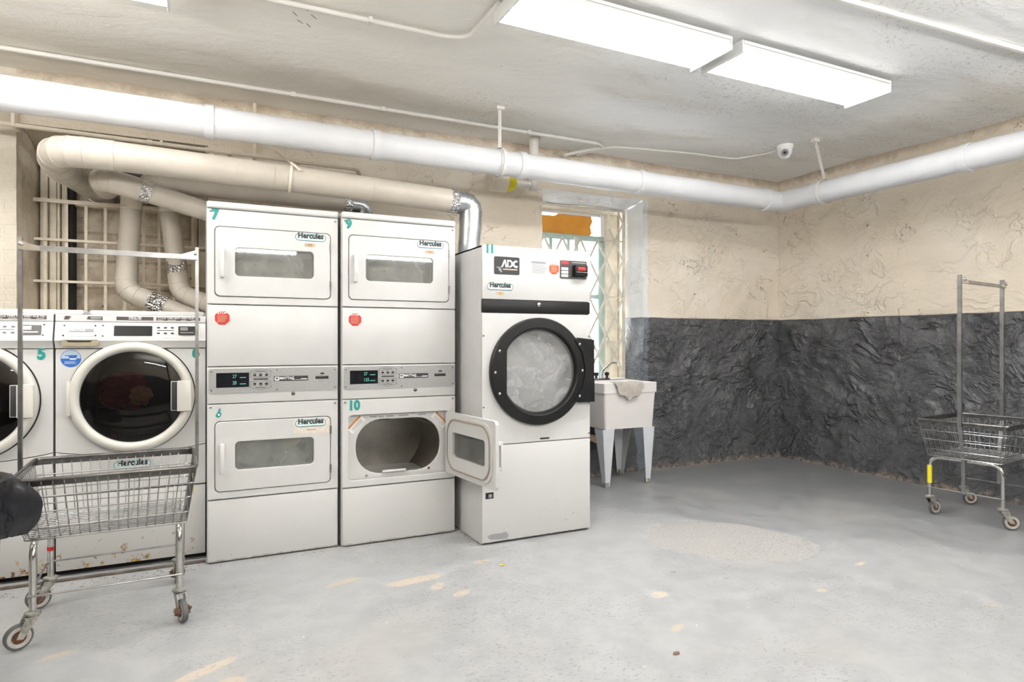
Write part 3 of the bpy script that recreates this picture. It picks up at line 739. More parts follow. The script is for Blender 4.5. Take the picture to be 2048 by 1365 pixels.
# ================================================================== dryer ducts
def duct(name, segs, label, cat='duct', loc=None):
    """segs: list of (part name, pts, radius, material, ring positions)"""
    t = empty(name, loc, label, cat)
    for pn, pts, r, mt, seams in segs:
        bm = B(); tube(bm, pts, r, 26, caps=True)
        V_ = [Vector(p) for p in pts]
        for k in seams:
            i = k; d = (V_[min(i+1, len(V_)-1)]-V_[max(i-1, 0)]).normalized(); lathe(bm, [(-.004, r*.97), (-.003, r*1.03), (.003, r*1.03), (.004, r*.97)], V_[i], d, 26)
        o = obj(pn, bm, mt, t, angle=16); o.location = -t.location
    return t
AY = 4.12
elbowL = fillet([(-.42, AY, 2.188), (-.70, AY, 2.188), (-.735, 4.45, 2.175), (-.60, 5.2, 2.185)], [.2, .15], 4)
duct('vent_duct', [
    ('duct_pipe', [(-.44, AY, 2.188), (.40, AY, 2.168), (1.0, AY, 2.15), (1.56, AY, 2.128)], .080, 'duct_cream', [1, 2]),
    ('elbow', elbowL[:-1]+[Vector((-.721, 4.52, 2.176))], .083, 'duct_cream', [1, 2, 3, 4, 6, 8]),
    ('foil_pipe', [(-.724, 4.50, 2.176), (-.605, 5.18, 2.185)], .079, 'duct_grey_paint', []),
    ('collar', [(-.62, 5.10, 2.184), (-.59, 5.28, 2.185)], .081, 'galvanised', []),
    ('foil_tape', [(1.53, AY, 2.129), (1.585, AY, 2.125)], .082, 'foil_tape', []),
    ('steel_elbow', fillet([(1.575, AY, 2.126), (1.69, AY, 2.12), (1.69, AY, 1.96)], .11, 3)+[Vector((1.685, AY, 1.93))], .079, 'galvanised', [1, 2, 3, 4]),
    ('steel_pipe', [(1.687, AY, 1.95), (1.672, AY, 1.724)], .076, 'galvanised', []),
], 'fat cream duct from the big dryer running left above all dryers into the barred window', loc=(.6, AY, 2.1))
# strap around fat duct
t = empty('duct_strap', (.50, AY, 2.28), 'perforated cream strap tied around the fat duct above the dryer marked 7', 'strap')
bm = B(); ri = [Vector((.50, AY, 2.165))+Vector((.012*math.sin(2*PI*i/28+.7), math.sin(2*PI*i/28)*.084, math.cos(2*PI*i/28)*.084)) for i in range(28)]; c0 = Vector((.5, AY, 2.165))
ro = [c0+(p-c0)*1.03 for p in ri]
rings(bm, [[p+Vector((.008, 0, 0)) for p in ri], [p-Vector((.008, 0, 0)) for p in ri], [p-Vector((.008, 0, 0)) for p in ro], [p+Vector((.008, 0, 0)) for p in ro]], closed=True)
bar(bm, (.51, AY-.03, 2.245), (.42, 4.70, 2.52), .016, .002, (1, 0, 0)); bar(bm, (.545, AY-.088, 2.20), (.495, AY-.06, 2.25), .014, .002, (1, 0, 0))
o = obj('strap_loop', bm, 'pipe_cream', t); o.location = -t.location
BYd = 4.52
duct('vent_duct', [
    ('duct_pipe', [(-.19, BYd, 2.147), (.40, BYd, 2.140), (.93, BYd, 2.128)], .058, 'duct_cream', [1]),
    ('elbow', fillet([(-.16, BYd, 2.147), (-.275, BYd, 2.148), (-.28, 4.62, 2.155), (-.275, 4.74, 2.165)], .1, 4), .061, 'duct_cream', [1, 3, 5]),
    ('foil_tape', [(.90, BYd, 2.129), (.955, BYd, 2.126)], .061, 'foil_tape', []),
    ('steel_elbow', fillet([(.95, BYd, 2.126), (1.05, BYd, 2.12), (1.05, BYd, 2.0)], .08, 3)+[Vector((1.05, BYd, 1.87))], .058, 'galvanised', [1, 2, 3, 4]),
], 'thinner cream duct just under the fat one, ending in foil above the dryer marked 9', loc=(.3, BYd, 2.1))
CY = 4.52
duct('vent_duct', [
    ('duct_pipe', [(-.33, 4.40, 2.075), (.07, 4.50, 1.985), (.25, CY, 1.945)], .062, 'duct_cream', []),
    ('foil_tape', [(-.345, 4.397, 2.079), (-.27, 4.415, 2.062)], .066, 'foil_tape', []),
    ('elbow', fillet([(-.32, 4.402, 2.073), (-.515, 4.37, 2.115), (-.525, 4.58, 2.12), (-.52, 4.68, 2.12)], [.17, .06], 4), .068, 'duct_cream', [2, 3, 4, 6]),
    ('drop_elbow', fillet([(.24, CY, 1.947), (.34, CY, 1.925), (.36, CY, 1.87)], .05, 3), .060, 'duct_cream', []),
], 'slanting cream duct with foil wrap dropping rightward behind the dryer marked 7', loc=(-.1, CY, 2.0))
duct('vent_duct', [
    ('duct_pipe', [(-.405, 4.86, 2.04), (-.425, 4.82, 1.62)], .062, 'duct_cream', [0]),
    ('top_elbow', fillet([(-.404, 4.86, 2.03), (-.40, 4.86, 2.15), (-.40, 5.0, 2.175), (-.40, 5.29, 2.175)], .05, 4), .064, 'frame_cream', [1]),
    ('elbow', fillet([(-.424, 4.82, 1.64), (-.43, 4.81, 1.49), (-.25, 4.76, 1.41)], .12, 4), .066, 'duct_cream', [1, 3, 5]),
    ('foil_tape', [(-.29, 4.77, 1.43), (-.20, 4.745, 1.39)], .067, 'foil_tape', []),
    ('lower_pipe', [(-.22, 4.75, 1.40), (.25, 4.64, 1.195)], .060, 'duct_cream', []),
], 'left one of two upright cream ducts in front of the barred window', loc=(-.4, 4.8, 1.6))
duct('vent_duct', [
    ('duct_pipe', [(-.185, 4.86, 2.04), (-.135, 4.84, 1.64)], .060, 'duct_cream', [0]),
    ('top_elbow', fillet([(-.186, 4.86, 2.03), (-.19, 4.86, 2.15), (-.19, 5.02, 2.175), (-.19, 5.29, 2.175)], .05, 4), .062, 'frame_cream', [1]),
    ('foil_tape', [(-.142, 4.85, 1.70), (-.133, 4.84, 1.62)], .0645, 'foil_tape', []),
    ('elbow', fillet([(-.134, 4.84, 1.63), (-.12, 4.83, 1.49), (.03, 4.74, 1.42)], .10, 4), .063, 'duct_cream', [1, 3, 5]),
    ('lower_pipe', [(.01, 4.75, 1.43), (.30, 4.58, 1.32)], .058, 'duct_cream', []),
], 'right one of two upright cream ducts in front of the barred window, nearest the dryers', loc=(-.15, 4.85, 1.6))
bm = B(); tube(bm, [(-.46+.44*i/24, 4.98, 2.30) for i in range(25)], .042, 20, rad=[.042 if i % 2 else .038 for i in range(25)])
thingmesh('flexible_duct', bm, 'dark_steel', 'dark ribbed metal duct half hidden behind the cream elbows', 'duct')

# ================================================================== machines: shared details
def screw(par, x, z, y=-.002, r=.007, mat='steel', name='screw'):
    bm = B(); lathe(bm, [(0, r), (.002, r), (.004, r*.6), (.0045, .0005)], (x, y+.001, z), (0, -1, 0), 10); box(bm, x-r*.6, x+r*.6, y-.0045, y-.003, z-.0008, z+.0008, mi=0)
    return obj(name, bm, mat, par)
def pill_badge(par, cx, cz, w_, y=-.001, h=None, txt='Hercules'):
    h = h or w_*.235
    bm = B(); prism(bm, rr(cx-w_/2, cx+w_/2, cz-h/2, cz+h/2, h*.499, 8), y-.0008, y+.0002); b = obj('brand_badge', bm, 'decal_pill', par)
    bm = B(); plate(bm, rr(cx-w_/2, cx+w_/2, cz-h/2, cz+h/2, h*.499, 8), rr(cx-w_/2+.003, cx+w_/2-.003, cz-h/2+.003, cz+h/2-.003, h*.499-.003, 8), y-.0013, y-.0007); obj('badge_outline', bm, 'decal_deepteal', b)
    tx = text('badge_lettering', txt, h*1.03, 'decal_black', b, (cx, y-.0012, cz-h*.31), off=h*.045, al='CENTER', sx=.95)
    return b
def number(par, s, x, z, h, y=-.0015, sx=.9):
    return text('number_decal', s, h/.70, 'decal_teal', par, (x, y, z), off=h*.075, sx=sx)
def stop_sign(par, cx, cz, r, mat='decal_red', y=-.001):
    bm = B(); prism(bm, [(cx+r*math.cos(R(22.5+45*i)), cz+r*math.sin(R(22.5+45*i))) for i in range(8)], y-.0008, y); s = obj('stop_sticker', bm, mat, par)
    text('sticker_lettering', 'STOP', r*.50, 'decal_white', s, (cx, y-.0012, cz+r*.42), off=r*.012, al='CENTER')
    bm = B(); lines(bm, cx-r*.68, cx+r*.68, cz-r*.62, cz+r*.36, 7, y-.0012, h=.32, jit=.3); obj('sticker_print', bm, 'decal_tan', s)
    return s
def laundry(par, cx, cy, cz, r, mat, seed, sy=.4, name='laundry'):
    bm = B(); bmesh.ops.create_icosphere(bm, subdivisions=5, radius=1)
    for v in bm.verts:
        n_ = v.co.normalized(); k = 1+.16*fbm(n_*2.2+Vector((seed, 0, 0)), 5)-.14*abs(noise.noise(n_*4+Vector((0, seed, 0))))
        v.co = Vector((cx+n_.x*r*k, cy+n_.y*r*sy*k, cz+n_.z*r*k*.9))
    return obj(name, bm, mat, par, angle=80)

# ------------------------------------------------------------------ stacked dryers
def chamber(par, W, z0, z1, x0, x1, idx):
    """bulkhead behind a door opening plus the drum"""
    cx = (x0+x1)/2; cz = (z0+z1)/2; hw, hh = .255, .158
    zc = cz-.005
    bm = B(); plate(bm, rr(x0-.008, x1+.008, z0-.008, z1+.008, .03, 8), rr(cx-hw, cx+hw, zc-hh, zc+hh, .145, 8), .030, .042, .002)
    bk = obj('bulkhead', bm, 'white_metal', par)
    # flared lip down to the drum, then the drum itself
    bm = B(); lathe(bm, [(.044, .262), (.046, .305), (.09, .315), (.52, .315), (.545, .30), (.55, .14), (.549, .001)], (cx, 0, zc), (0, 1, 0), 48, caps=False)
    dr = obj('drum', bm, 'drum_steel', par)
    for a in (28, 148, 268):
        bm = B(); ca, sa = math.cos(R(a)), math.sin(R(a)); rd = Vector((ca, 0, sa)); tg = Vector((-sa, 0, ca)); c = Vector((cx, 0, zc))
        L = []
        for y in (.09, .53): L.append([c+rd*.318-tg*.05+Vector((0, y, 0)), c+rd*.235-tg*.012+Vector((0, y, 0)), c+rd*.235+tg*.012+Vector((0, y, 0)), c+rd*.318+tg*.05+Vector((0, y, 0))])
        rings(bm, L, caps=True); obj('drum_baffle', bm, 'drum_steel', dr)
    return bk, dr
def door(par, x0, x1, z0, z1, wx0, wx1, wz0, wz1, hx, hz0, hz1, hinge_open=0., lab=None):
    """door sits flush in its opening; built around its hinge line at x1 so it can swing"""
    ox = x1; f = lambda pts: [(x-ox, z) for x, z in pts]
    bm = B(); plate(bm, f(rr(x0, x1, z0, z1, .024, 8)), f(rr(wx0, wx1, wz0, wz1, .022, 8)), -.004, .020, .003)
    d = obj('door', bm, 'white_metal', par, loc=(ox, 0, 0)); d.rotation_euler = (0, 0, hinge_open)
    bm = B(); prism(bm, f(rr(wx0-.004, wx1+.004, wz0-.004, wz1+.004, .024, 8)), .006, .009); obj('glass', bm, 'door_glass', d)
    # inner liner of the door
    bm = B(); plate(bm, f(rr(x0+.03, x1-.03, z0+.02, z1-.02, .09, 8)), f(rr(wx0+.005, wx1-.005, wz0+.003, wz1-.003, .022, 8)), .019, .029, .002); obj('inner_liner', bm, 'white_metal', d)
    bm = B(); o_ = f(rr(x0+.042, x1-.042, z0+.032, z1-.032, .10, 8)); i_ = f(rr(x0+.050, x1-.050, z0+.040, z1-.040, .095, 8)); plate(bm, o_, i_, .027, .0345, .0); obj('gasket', bm, 'gasket_brown', d)
    hx -= ox
    bm = B(); box(bm, hx-.011, hx+.011, -.040, -.026, hz0, hz1, .004); box(bm, hx-.009, hx+.009, -.028, -.003, hz0, hz0+.022, .003); box(bm, hx-.009, hx+.009, -.028, -.003, hz1-.022, hz1, .003)
    obj('handle', bm, 'white_plastic', d)
    for zc in (z0+.075, z1-.075):
        bm = B(); cyl(bm, (.002, -.006, zc-.024), (.002, -.006, zc+.024), .005, n=10); cyl(bm, (.002, -.006, zc-.003), (.002, -.006, zc+.003), .0062, n=10); obj('hinge', bm, 'steel', d)
    return d
def stacked_dryer(X0, Y0, W, top_no, low_no, label, low_open, disp):
    t = empty('stacked_dryer', (X0, Y0, 0), label, 'tumble dryer', 'two stacked double dryers')
    H, D = 1.90, .72
    # shell
    bm = B()
    s = .004
    box(bm, 0, .006, .018, D, 0.005, H-.03); box(bm, W-.006, W, .018, D, .005, H-.03); box(bm, 0, W, D-.01, D, .005, H-.03); box(bm, .006, W-.006, .02, D, 1.352, 1.372); box(bm, .006, W-.006, .02, D, .325, .345); box(bm, .006, W-.006, .02, D, .83, 1.04)
    box(bm, .006, W-.006, .022, .03, .01, .33); box(bm, .006, W-.006, .022, .03, 1.035, 1.365)
    obj('cabinet', bm, 'side_metal', t)
    bm = B(); box(bm, -.001, W+.001, -.004, D, 1.868, 1.905, .010, 3); obj('top_panel', bm, 'white_metal', t)
    ox0, ox1 = .036, W-.042
    # upper face
    bm = B(); plate(bm, rr(.002, W-.002, 1.366, 1.864, .006, 8), rr(ox0, ox1, 1.404, 1.776, .026, 8), 0, .02, .002); obj('upper_front_panel', bm, 'white_metal', t)
    bm = B(); box(bm, .002, W-.002, 0, .018, 1.037, 1.360, .004); obj('middle_panel', bm, 'white_metal', t)
    bm = B(); box(bm, .002, W-.002, 0, .018, .840, 1.031, .004); obj('control_fascia', bm, 'white_metal', t)
    bm = B(); plate(bm, rr(.002, W-.002, .337, .835, .006, 8), rr(ox0, ox1, .372, .747, .026, 8), 0, .02, .002); obj('lower_front_panel', bm, 'white_metal', t)
    bm = B(); box(bm, .004, W-.004, .002, .02, .006, .330, .003); obj('kick_panel', bm, 'scuffed_enamel', t)
    for (z0, z1, op, nm) in ((1.404, 1.776, 0, 'u'), (.372, .747, low_open, 'l')):
        bk, dr = chamber(t, W, z0, z1, ox0, ox1, nm)
        g_ = .0035
        door(t, ox0+g_, ox1-g_, z0+g_, z1-g_, .135, .135+.404, z0+.112, z0+.262, ox0+.036, z0+.10, z0+.258, op)
        if op:
            for cx_, sg in ((ox0+.05, 1), (ox1-.05, -1)):
                bm = B(); c = Vector((cx_, .0285, z1-.055)); dd = Vector((sg, 0, 1)).normalized()
                bar(bm, c-dd*.055, c+dd*.055, .05, .0008, (sg, 0, -1)); st = obj('warning_label', bm, 'decal_white', t)
                bm = B(); q = c+Vector((-sg, 0, 1)).normalized()*.016+Vector((0, -.001, 0)); bar(bm, q-dd*.05, q+dd*.05, .013, .0008, (sg, 0, -1)); obj('orange_stripe', bm, 'decal_rust', st)
                bm = B()
                for k in range(3):
                    q = c-Vector((-sg, 0, 1)).normalized()*(.001+.008*k)+Vector((0, -.001, 0)); bar(bm, q-dd*.04, q+dd*.038, .003, .0008, (sg, 0, -1))
                obj('label_print', bm, 'decal_grey', st)
            bm = B()
            for a, b in ((.13, .17), (.18, .21), (.225, .27), (.30, .36), (.42, .47)): box(bm, ox0+a, ox0+b, .0285, .0295, z1-.022, z1-.015)
            obj('label_print', bm, 'decal_grey', t)
            bm = B(); box(bm, ox0+.2, ox0+.34, .012, .03, z0+.030, z0+.042, .002); obj('door_catch', bm, 'white_plastic', t)
            screw(t, ox0+.11, z0+.018, .028); screw(t, ox1-.12, z0+.03, .028, mat='rust')
            bm = B(); prism(bm, rr(.30, .42, z1-.10, z1-.04, .015), .52, .545); obj('drum_vent', bm, 'dark_gap', dr)
    if not low_open:
        laundry(t, W/2, .22, .50, .19, 'laundry_white', 3.3); laundry(t, W/2+.10, .14, .625, .06, 'laundry_yellow', 8.1, .6)
    laundry(t, W/2, .24, 1.53, .20, 'laundry_white', 6.1+X0)
    # control panel
    px0, px1, pz0, pz1 = .008, W-.006, .893, 1.024
    bm = B(); prism(bm, rr(px0, px1, pz0, pz1, .012), -.003, .001); cp = obj('control_panel', bm, 'brushed_panel', t)
    bm = B(); prism(bm, rr(.044, .204, .924, 1.001, .002), -.0042, -.002); dp = obj('display', bm, 'display_glass', cp)
    bm = B(); box(bm, .044, .204, -.0034, -.0028, .924, 1.001); obj('display_back', bm, 'decal_black', cp)
    for z, s_ in ((.968, disp[0]), (.934, disp[1])):
        text('display_digits', s_, .026, 'glow_green', dp, (.122, -.0048, z), off=-.0002, sx=.8); bm = B(); box(bm, .158, .188, -.0049, -.0044, z+.006, z+.009); obj('display_marks', bm, 'glow_green', dp)
    bx = (.232, .262, .292)
    for z in (.987, .940):
        for x in bx:
            bm = B(); pillow(bm, lambda i, x=x, z=z: rr(x-.0075+i, x+.0075-i, z-.0055+i, z+.0055-i, .0035, 4), -.007, -.002, .001); obj('button', bm, 'black_plastic', cp)
    bm = B(); box(bm, .225, .299, -.0038, -.003, .961, .968); obj('panel_strip', bm, 'decal_black', cp)
    bm = B()   # house-shaped outline
    for pts in ([(.212, .975), (.212, 1.002), (.208, 1.006), (.262, 1.020), (.318, 1.006), (.312, 1.002), (.312, .975), (.212, .975)], [(.212, .953), (.212, .926), (.208, .921), (.262, .906), (.318, .921), (.312, .926), (.312, .953), (.212, .953)]):
        for a, b in zip(pts, pts[1:]): bar(bm, (a[0], -.0034, a[1]), (b[0], -.0034, b[1]), .0014, .0006, (0.3, 0, 1) if abs(a[0]-b[0]) > .001 else (1, 0, 0))
    box(bm, .236, .288, -.0037, -.003, 1.0055, 1.0085); box(bm, .236, .288, -.0037, -.003, .918, .921)
    for x in bx: box(bm, x-.008, x+.006, -.0037, -.003, .9975, .9995); box(bm, x-.008, x+.006, -.0037, -.003, .9285, .9305)
    obj('panel_print', bm, 'decal_black', cp)
    bm = B(); box(bm, .329, .508, -.0040, -.003, .951, .978); bb = obj('brand_badge', bm, 'decal_black', cp)
    bm = B(); prism(bm, rr(.333, .357, .954, .975, .004), -.0046, -.0038); obj('badge_mark', bm, 'decal_white', bb); text('badge_lettering', 'm', .018, 'decal_black', bb, (.3375, -.005, .958), off=.001)
    text('badge_lettering', 'MAYTAG', .0195, 'decal_white', bb, (.359, -.0044, .9565), off=.0006, sx=.95)
    bm = B(); box(bm, .42, .504, -.0046, -.0038, .957, .9585); box(bm, .47, .503, -.0046, -.0038, .9595, .963); obj('badge_line', bm, 'decal_white', bb)
    bm = B(); box(bm, .548, .619, -.0045, -.002, .958, .974, .001); box(bm, .575, .595, -.0042, -.003, .984, .993); obj('card_slot', bm, 'black_plastic', cp)
    bm = B(); box(bm, .565, .603, -.0038, -.003, .951, .953); box(bm, .575, .593, -.0038, -.003, .944, .946); box(bm, .566, .602, -.0038, -.003, .980, .9815); obj('slot_print', bm, 'decal_grey', cp)
    for x, z in ((.021, 1.008), (.021, .910), (.345, 1.013), (.345, .905), (W-.02, 1.008), (W-.02, .910)): screw(t, x, z, -.0042, .004, 'dark_steel')
    screw(t, .430, .880, -.002, .010, 'dark_steel', 'lock')
    for x, z in ((.018, 1.852), (W-.018, 1.848), (.018, .822), (W-.018, .82)): screw(t, x, z, -.002, .006, 'steel')
    number(t, top_no, .022, 1.797, .050)
    if low_no == '8x':
        bm = B(); prism(bm, [(.062, .818), (.067, .806), (.062, .797), (.070, .787), (.064, .772), (.052, .767), (.040, .776), (.046, .786), (.052, .795), (.056, .812)], -.0016, -.001); nd = obj('number_decal', bm, 'decal_teal', t, label='torn teal number')
        bm = B(); prism(bm, circ(.0565, .782, .0055, 12), -.0021, -.0015); obj('decal_hole', bm, 'decal_white', nd)
    else: number(t, low_no, .034, .764, .052)
    pill_badge(t, .522, 1.746, .165, -.0045)
    bm = B(); box(bm, .49, .545, -.0052, -.0042, 1.696, 1.713); tg = obj('price_sticker', bm, 'decal_tan', t)
    bm = B(); lines(bm, .505, .532, 1.698, 1.711, 3, -.0055, jit=.2); obj('sticker_print', bm, 'decal_rust', tg)
    if not low_open:
        bm = B(); box(bm, .43, .625, -.005, -.0042, .655, .735); lb = obj('peeled_label', bm, 'peeled_label', t)
        pill_badge(t, .522, .714, .165, -.006)
        bm = B(); lines(bm, .50, .55, .672, .681, 1, -.0054, h=.5); obj('sticker_print', bm, 'decal_rust', lb)
    stop_sign(t, .073, 1.292, .038)
    return t
stacked_dryer(.033, 3.70, .674, '7', '8x', 'white double stacked dryer marked 7, both doors shut, next to the washers', 0, ('27', '20'))
stacked_dryer(.722, 3.672, .684, '9', '10', 'white double stacked dryer marked 9 and 10 with its lower door hanging open', R(96), ('27', '125'))

# ------------------------------------------------------------------ large dryer 11
def big_dryer():
    X0, Y0, W, H, D = 1.448, 3.355, .727, 1.722, .95
    t = empty('large_dryer', (X0, Y0, 0), 'tall white single dryer marked 11 with round black-rimmed door', 'tumble dryer')
    bm = B(); box(bm, 0, .006, .016, D, .004, H-.003); box(bm, W-.006, W, .016, D, .004, H-.003); box(bm, 0, W, D-.01, D, .004, H-.003); box(bm, 0, W, .016, D, H-.012, H-.003); box(bm, .006, W-.006, .016, D, .56, .58)
    box(bm, .006, W-.006, .02, .03, .01, .57); box(bm, .006, W-.006, .02, .03, 1.33, H-.01)
    obj('cabinet', bm, 'side_metal', t)
    bm = B(); box(bm, 0, W, 0, .018, 1.411, H, .004); obj('upper_panel', bm, 'white_metal', t)
    bm = B(); box(bm, 0, W, .0, .018, 1.336, 1.409, .001); obj('trim_band', bm, 'black_paint', t, label='black band')
    cx, cz = .360, .990
    bm = B(); plate(bm, rr(0, W, .573, 1.331, .003, 8), circ(cx, cz, .262, 32, -78), .002, .018, .001); obj('door_panel', bm, 'white_metal', t)
    bm = B(); box(bm, 0, W, .0, .018, .012, .566, .003); obj('lower_panel', bm, 'scuffed_enamel', t)
    # drum
    bm = B(); lathe(bm, [(.02, .268), (.06, .30), (.62, .30), (.64, .1), (.641, .001)], (cx, 0, cz), (0, 1, 0), 48, caps=False); dr = obj('drum', bm, 'drum_steel', t)
    laundry(t, cx-.01, .17, cz-.02, .272, 'laundry_white', 12.7, .36)
    # door ring
    n = 64; A = [2*PI*i/n for i in range(n)]
    def circ3(r, y, clip=None, cxx=cx):
        L = []
        for a in A:
            x = cxx+r*math.cos(a); z = cz+r*math.sin(a)
            if clip is not None and x < clip: x = clip
            L.append((x, y, z))
        return L
    bm = B()
    rings(bm, [circ3(.318, .001), circ3(.318, -.022), circ3(.312, -.028), circ3(.262, -.030, .138), circ3(.255, -.026, .143), circ3(.245, .004, .146), circ3(.262, .006)], closed=True)
    d = obj('door', bm, 'black_paint', t, angle=30)
    bm = B(); rings(bm, [circ3(.247, -.002, .145), circ3(.241, -.004, .147), circ3(.238, .012, .147), circ3(.247, .014, .145)], closed=True); obj('glass_seal', bm, 'rubber_grey', d)
    bm = B(); rings(bm, [circ3(.243, .004, .146), circ3(.243, .008, .146)], caps=True); obj('glass', bm, 'big_glass', d)
    bm = B(); prism(bm, [(.595, 1.178), (.620, 1.190), (.735, 1.178), (.737, .796), (.62, .796), (.595, .806), (.652, .88), (.672, .99), (.652, 1.10)], -.036, -.004)
    hp = obj('hinge_plate', bm, 'black_paint', d)
    for a in (0, 155, 180, 205):
        screw(d, cx+.29*math.cos(R(a)), cz+.29*math.sin(R(a)), -.0275 if a else -.036, .008, 'chrome', 'bolt')
    for z in (1.150, .835): screw(d, .63, z, -.036, .008, 'chrome', 'bolt')
    screw(t, .368, 1.387, -.001, .013, 'chrome', 'lock')
    for x, z in ((.008, 1.20), (.008, .79), (W-.008, 1.20), (W-.008, .79), (.008, .60), (W-.008, .60)): screw(t, x, z, 0, .005, 'dark_steel')
    bm = B(); box(bm, .375, .437, -.0005, .001, .583, .593); obj('maker_plate', bm, 'decal_black', t)
    bm = B(); box(bm, .020, .070, -.001, .002, .264, .300, .001); lt = obj('latch_recess', bm, 'black_plastic', t); bm = B(); box(bm, .038, .060, -.003, 0, .270, .290, .002); obj('latch', bm, 'decal_grey', lt)
    # painted-over scuff at the bottom
    bm = B(); pts = [(.03, .045), (.05, .028), (.10, .024), (.16, .022), (.165, .045), (.15, .062), (.115, .058), (.07, .060), (.045, .056)]; prism(bm, pts, -.0008, .001); obj('paint_scuff', bm, 'decal_grey', t)
    # badges
    number(t, '11', .017, 1.664, .046)
    bm = B(); prism(bm, rr(.073, .237, 1.556, 1.659, .009), -.0012, 0); lg = obj('maker_badge', bm, 'decal_black', t)
    x0 = .120; zt, zb = 1.640, 1.598
    def poly(pts, mat='decal_white'):
        bm = B(); prism(bm, pts, -.0022, -.0012); return obj('badge_letter', bm, mat, lg)
    poly([(.118, zb), (.137, zb+.044), (.147, zb+.044), (.156, zb), (.145, zb), (.142, zb+.030), (.128, zb)])
    bm = B(); box(bm, .1565, .165, -.0022, -.0012, zb, zt+.002); obj('badge_letter', bm, 'decal_white', lg)
    poly([(.162, zt+.002), (.178, zt+.002), (.192, zt-.010), (.192, zb+.010), (.178, zb), (.170, zb), (.170, zb+.009), (.176, zb+.009), (.183, zb+.015), (.183, zt-.014), (.176, zt-.007), (.162, zt-.007)])
    poly([(.222, zt), (.207, zt), (.194, zt-.010), (.194, zb+.010), (.207, zb), (.224, zb), (.224, zb+.011), (.214, zb+.011), (.204, zb+.015), (.204, zt-.014), (.212, zt-.010), (.222, zt-.010)])
    poly([(.083, 1.598), (.115, 1.600), (.112, 1.607), (.124, 1.570), (.120, 1.566), (.100, 1.582), (.104, 1.587)], 'decal_grey')
    bm = B(); box(bm, .130, .222, -.0022, -.0012, 1.583, 1.590); obj('badge_strip', bm, 'decal_tan', lg)
    pill_badge(t, .112, 1.484, .166, -.001, .038)
    bm = B(); box(bm, .088, .138, -.0015, 0, 1.438, 1.455); s = obj('price_sticker', bm, 'decal_tan', t); bm = B(); lines(bm, .10, .126, 1.440, 1.453, 3, -.0018); obj('sticker_print', bm, 'decal_rust', s)
    bm = B(); box(bm, .316, .414, -.001, .001, 1.631, 1.644); s = obj('instruction_print', bm, 'decal_grey', t); bm = B(); lines(bm, .318, .425, 1.572, 1.627, 8, -.0008, h=.35, jit=.2); obj('printed_lines', bm, 'decal_grey', s)
    stop_sign(t, .470, 1.606, .036, 'decal_orange')
    bm = B(); prism(bm, rr(.511, .701, 1.550, 1.660, .008), -.003, .001); cp = obj('control_panel', bm, 'black_plastic', t)
    bm = B(); box(bm, .518, .570, -.0040, -.002, 1.636, 1.656); dp = obj('display', bm, 'decal_red', cp); text('display_digits', '16:12', .018, 'glow_red', dp, (.519, -.0046, 1.638), off=.0005, sx=1.05)
    for z, s in ((1.609, 'Hi temp'), (1.588, 'Lo temp'), (1.567, 'Perm Press')):
        bm = B(); prism(bm, rr(.519, .567, z-.008, z+.008, .003, 4), -.0045, -.002); b = obj('button', bm, 'decal_white', cp); text('button_lettering', s, .0095, 'decal_black', b, (.543, -.005, z-.004), al='CENTER', sx=.95)
    bm = B(); box(bm, .603, .692, -.030, -.002, 1.566, 1.634, .004); rd = obj('card_reader', bm, 'black_paint', cp)
    bm = B(); box(bm, .621, .676, -.033, -.029, 1.600, 1.622, .001); obj('reader_display', bm, 'decal_red', rd); text('reader_digits', '1.75', .016, 'glow_red', rd, (.649, -.0345, 1.604), off=.0005, al='CENTER')
    bm = B(); box(bm, .612, .688, -.034, -.029, 1.588, 1.591); obj('reader_slot', bm, 'steel', rd)
    bm = B(); box(bm, .595, .695, -.0036, -.0026, 1.648, 1.652); obj('panel_slot', bm, 'steel', cp)
    return t
big_dryer()

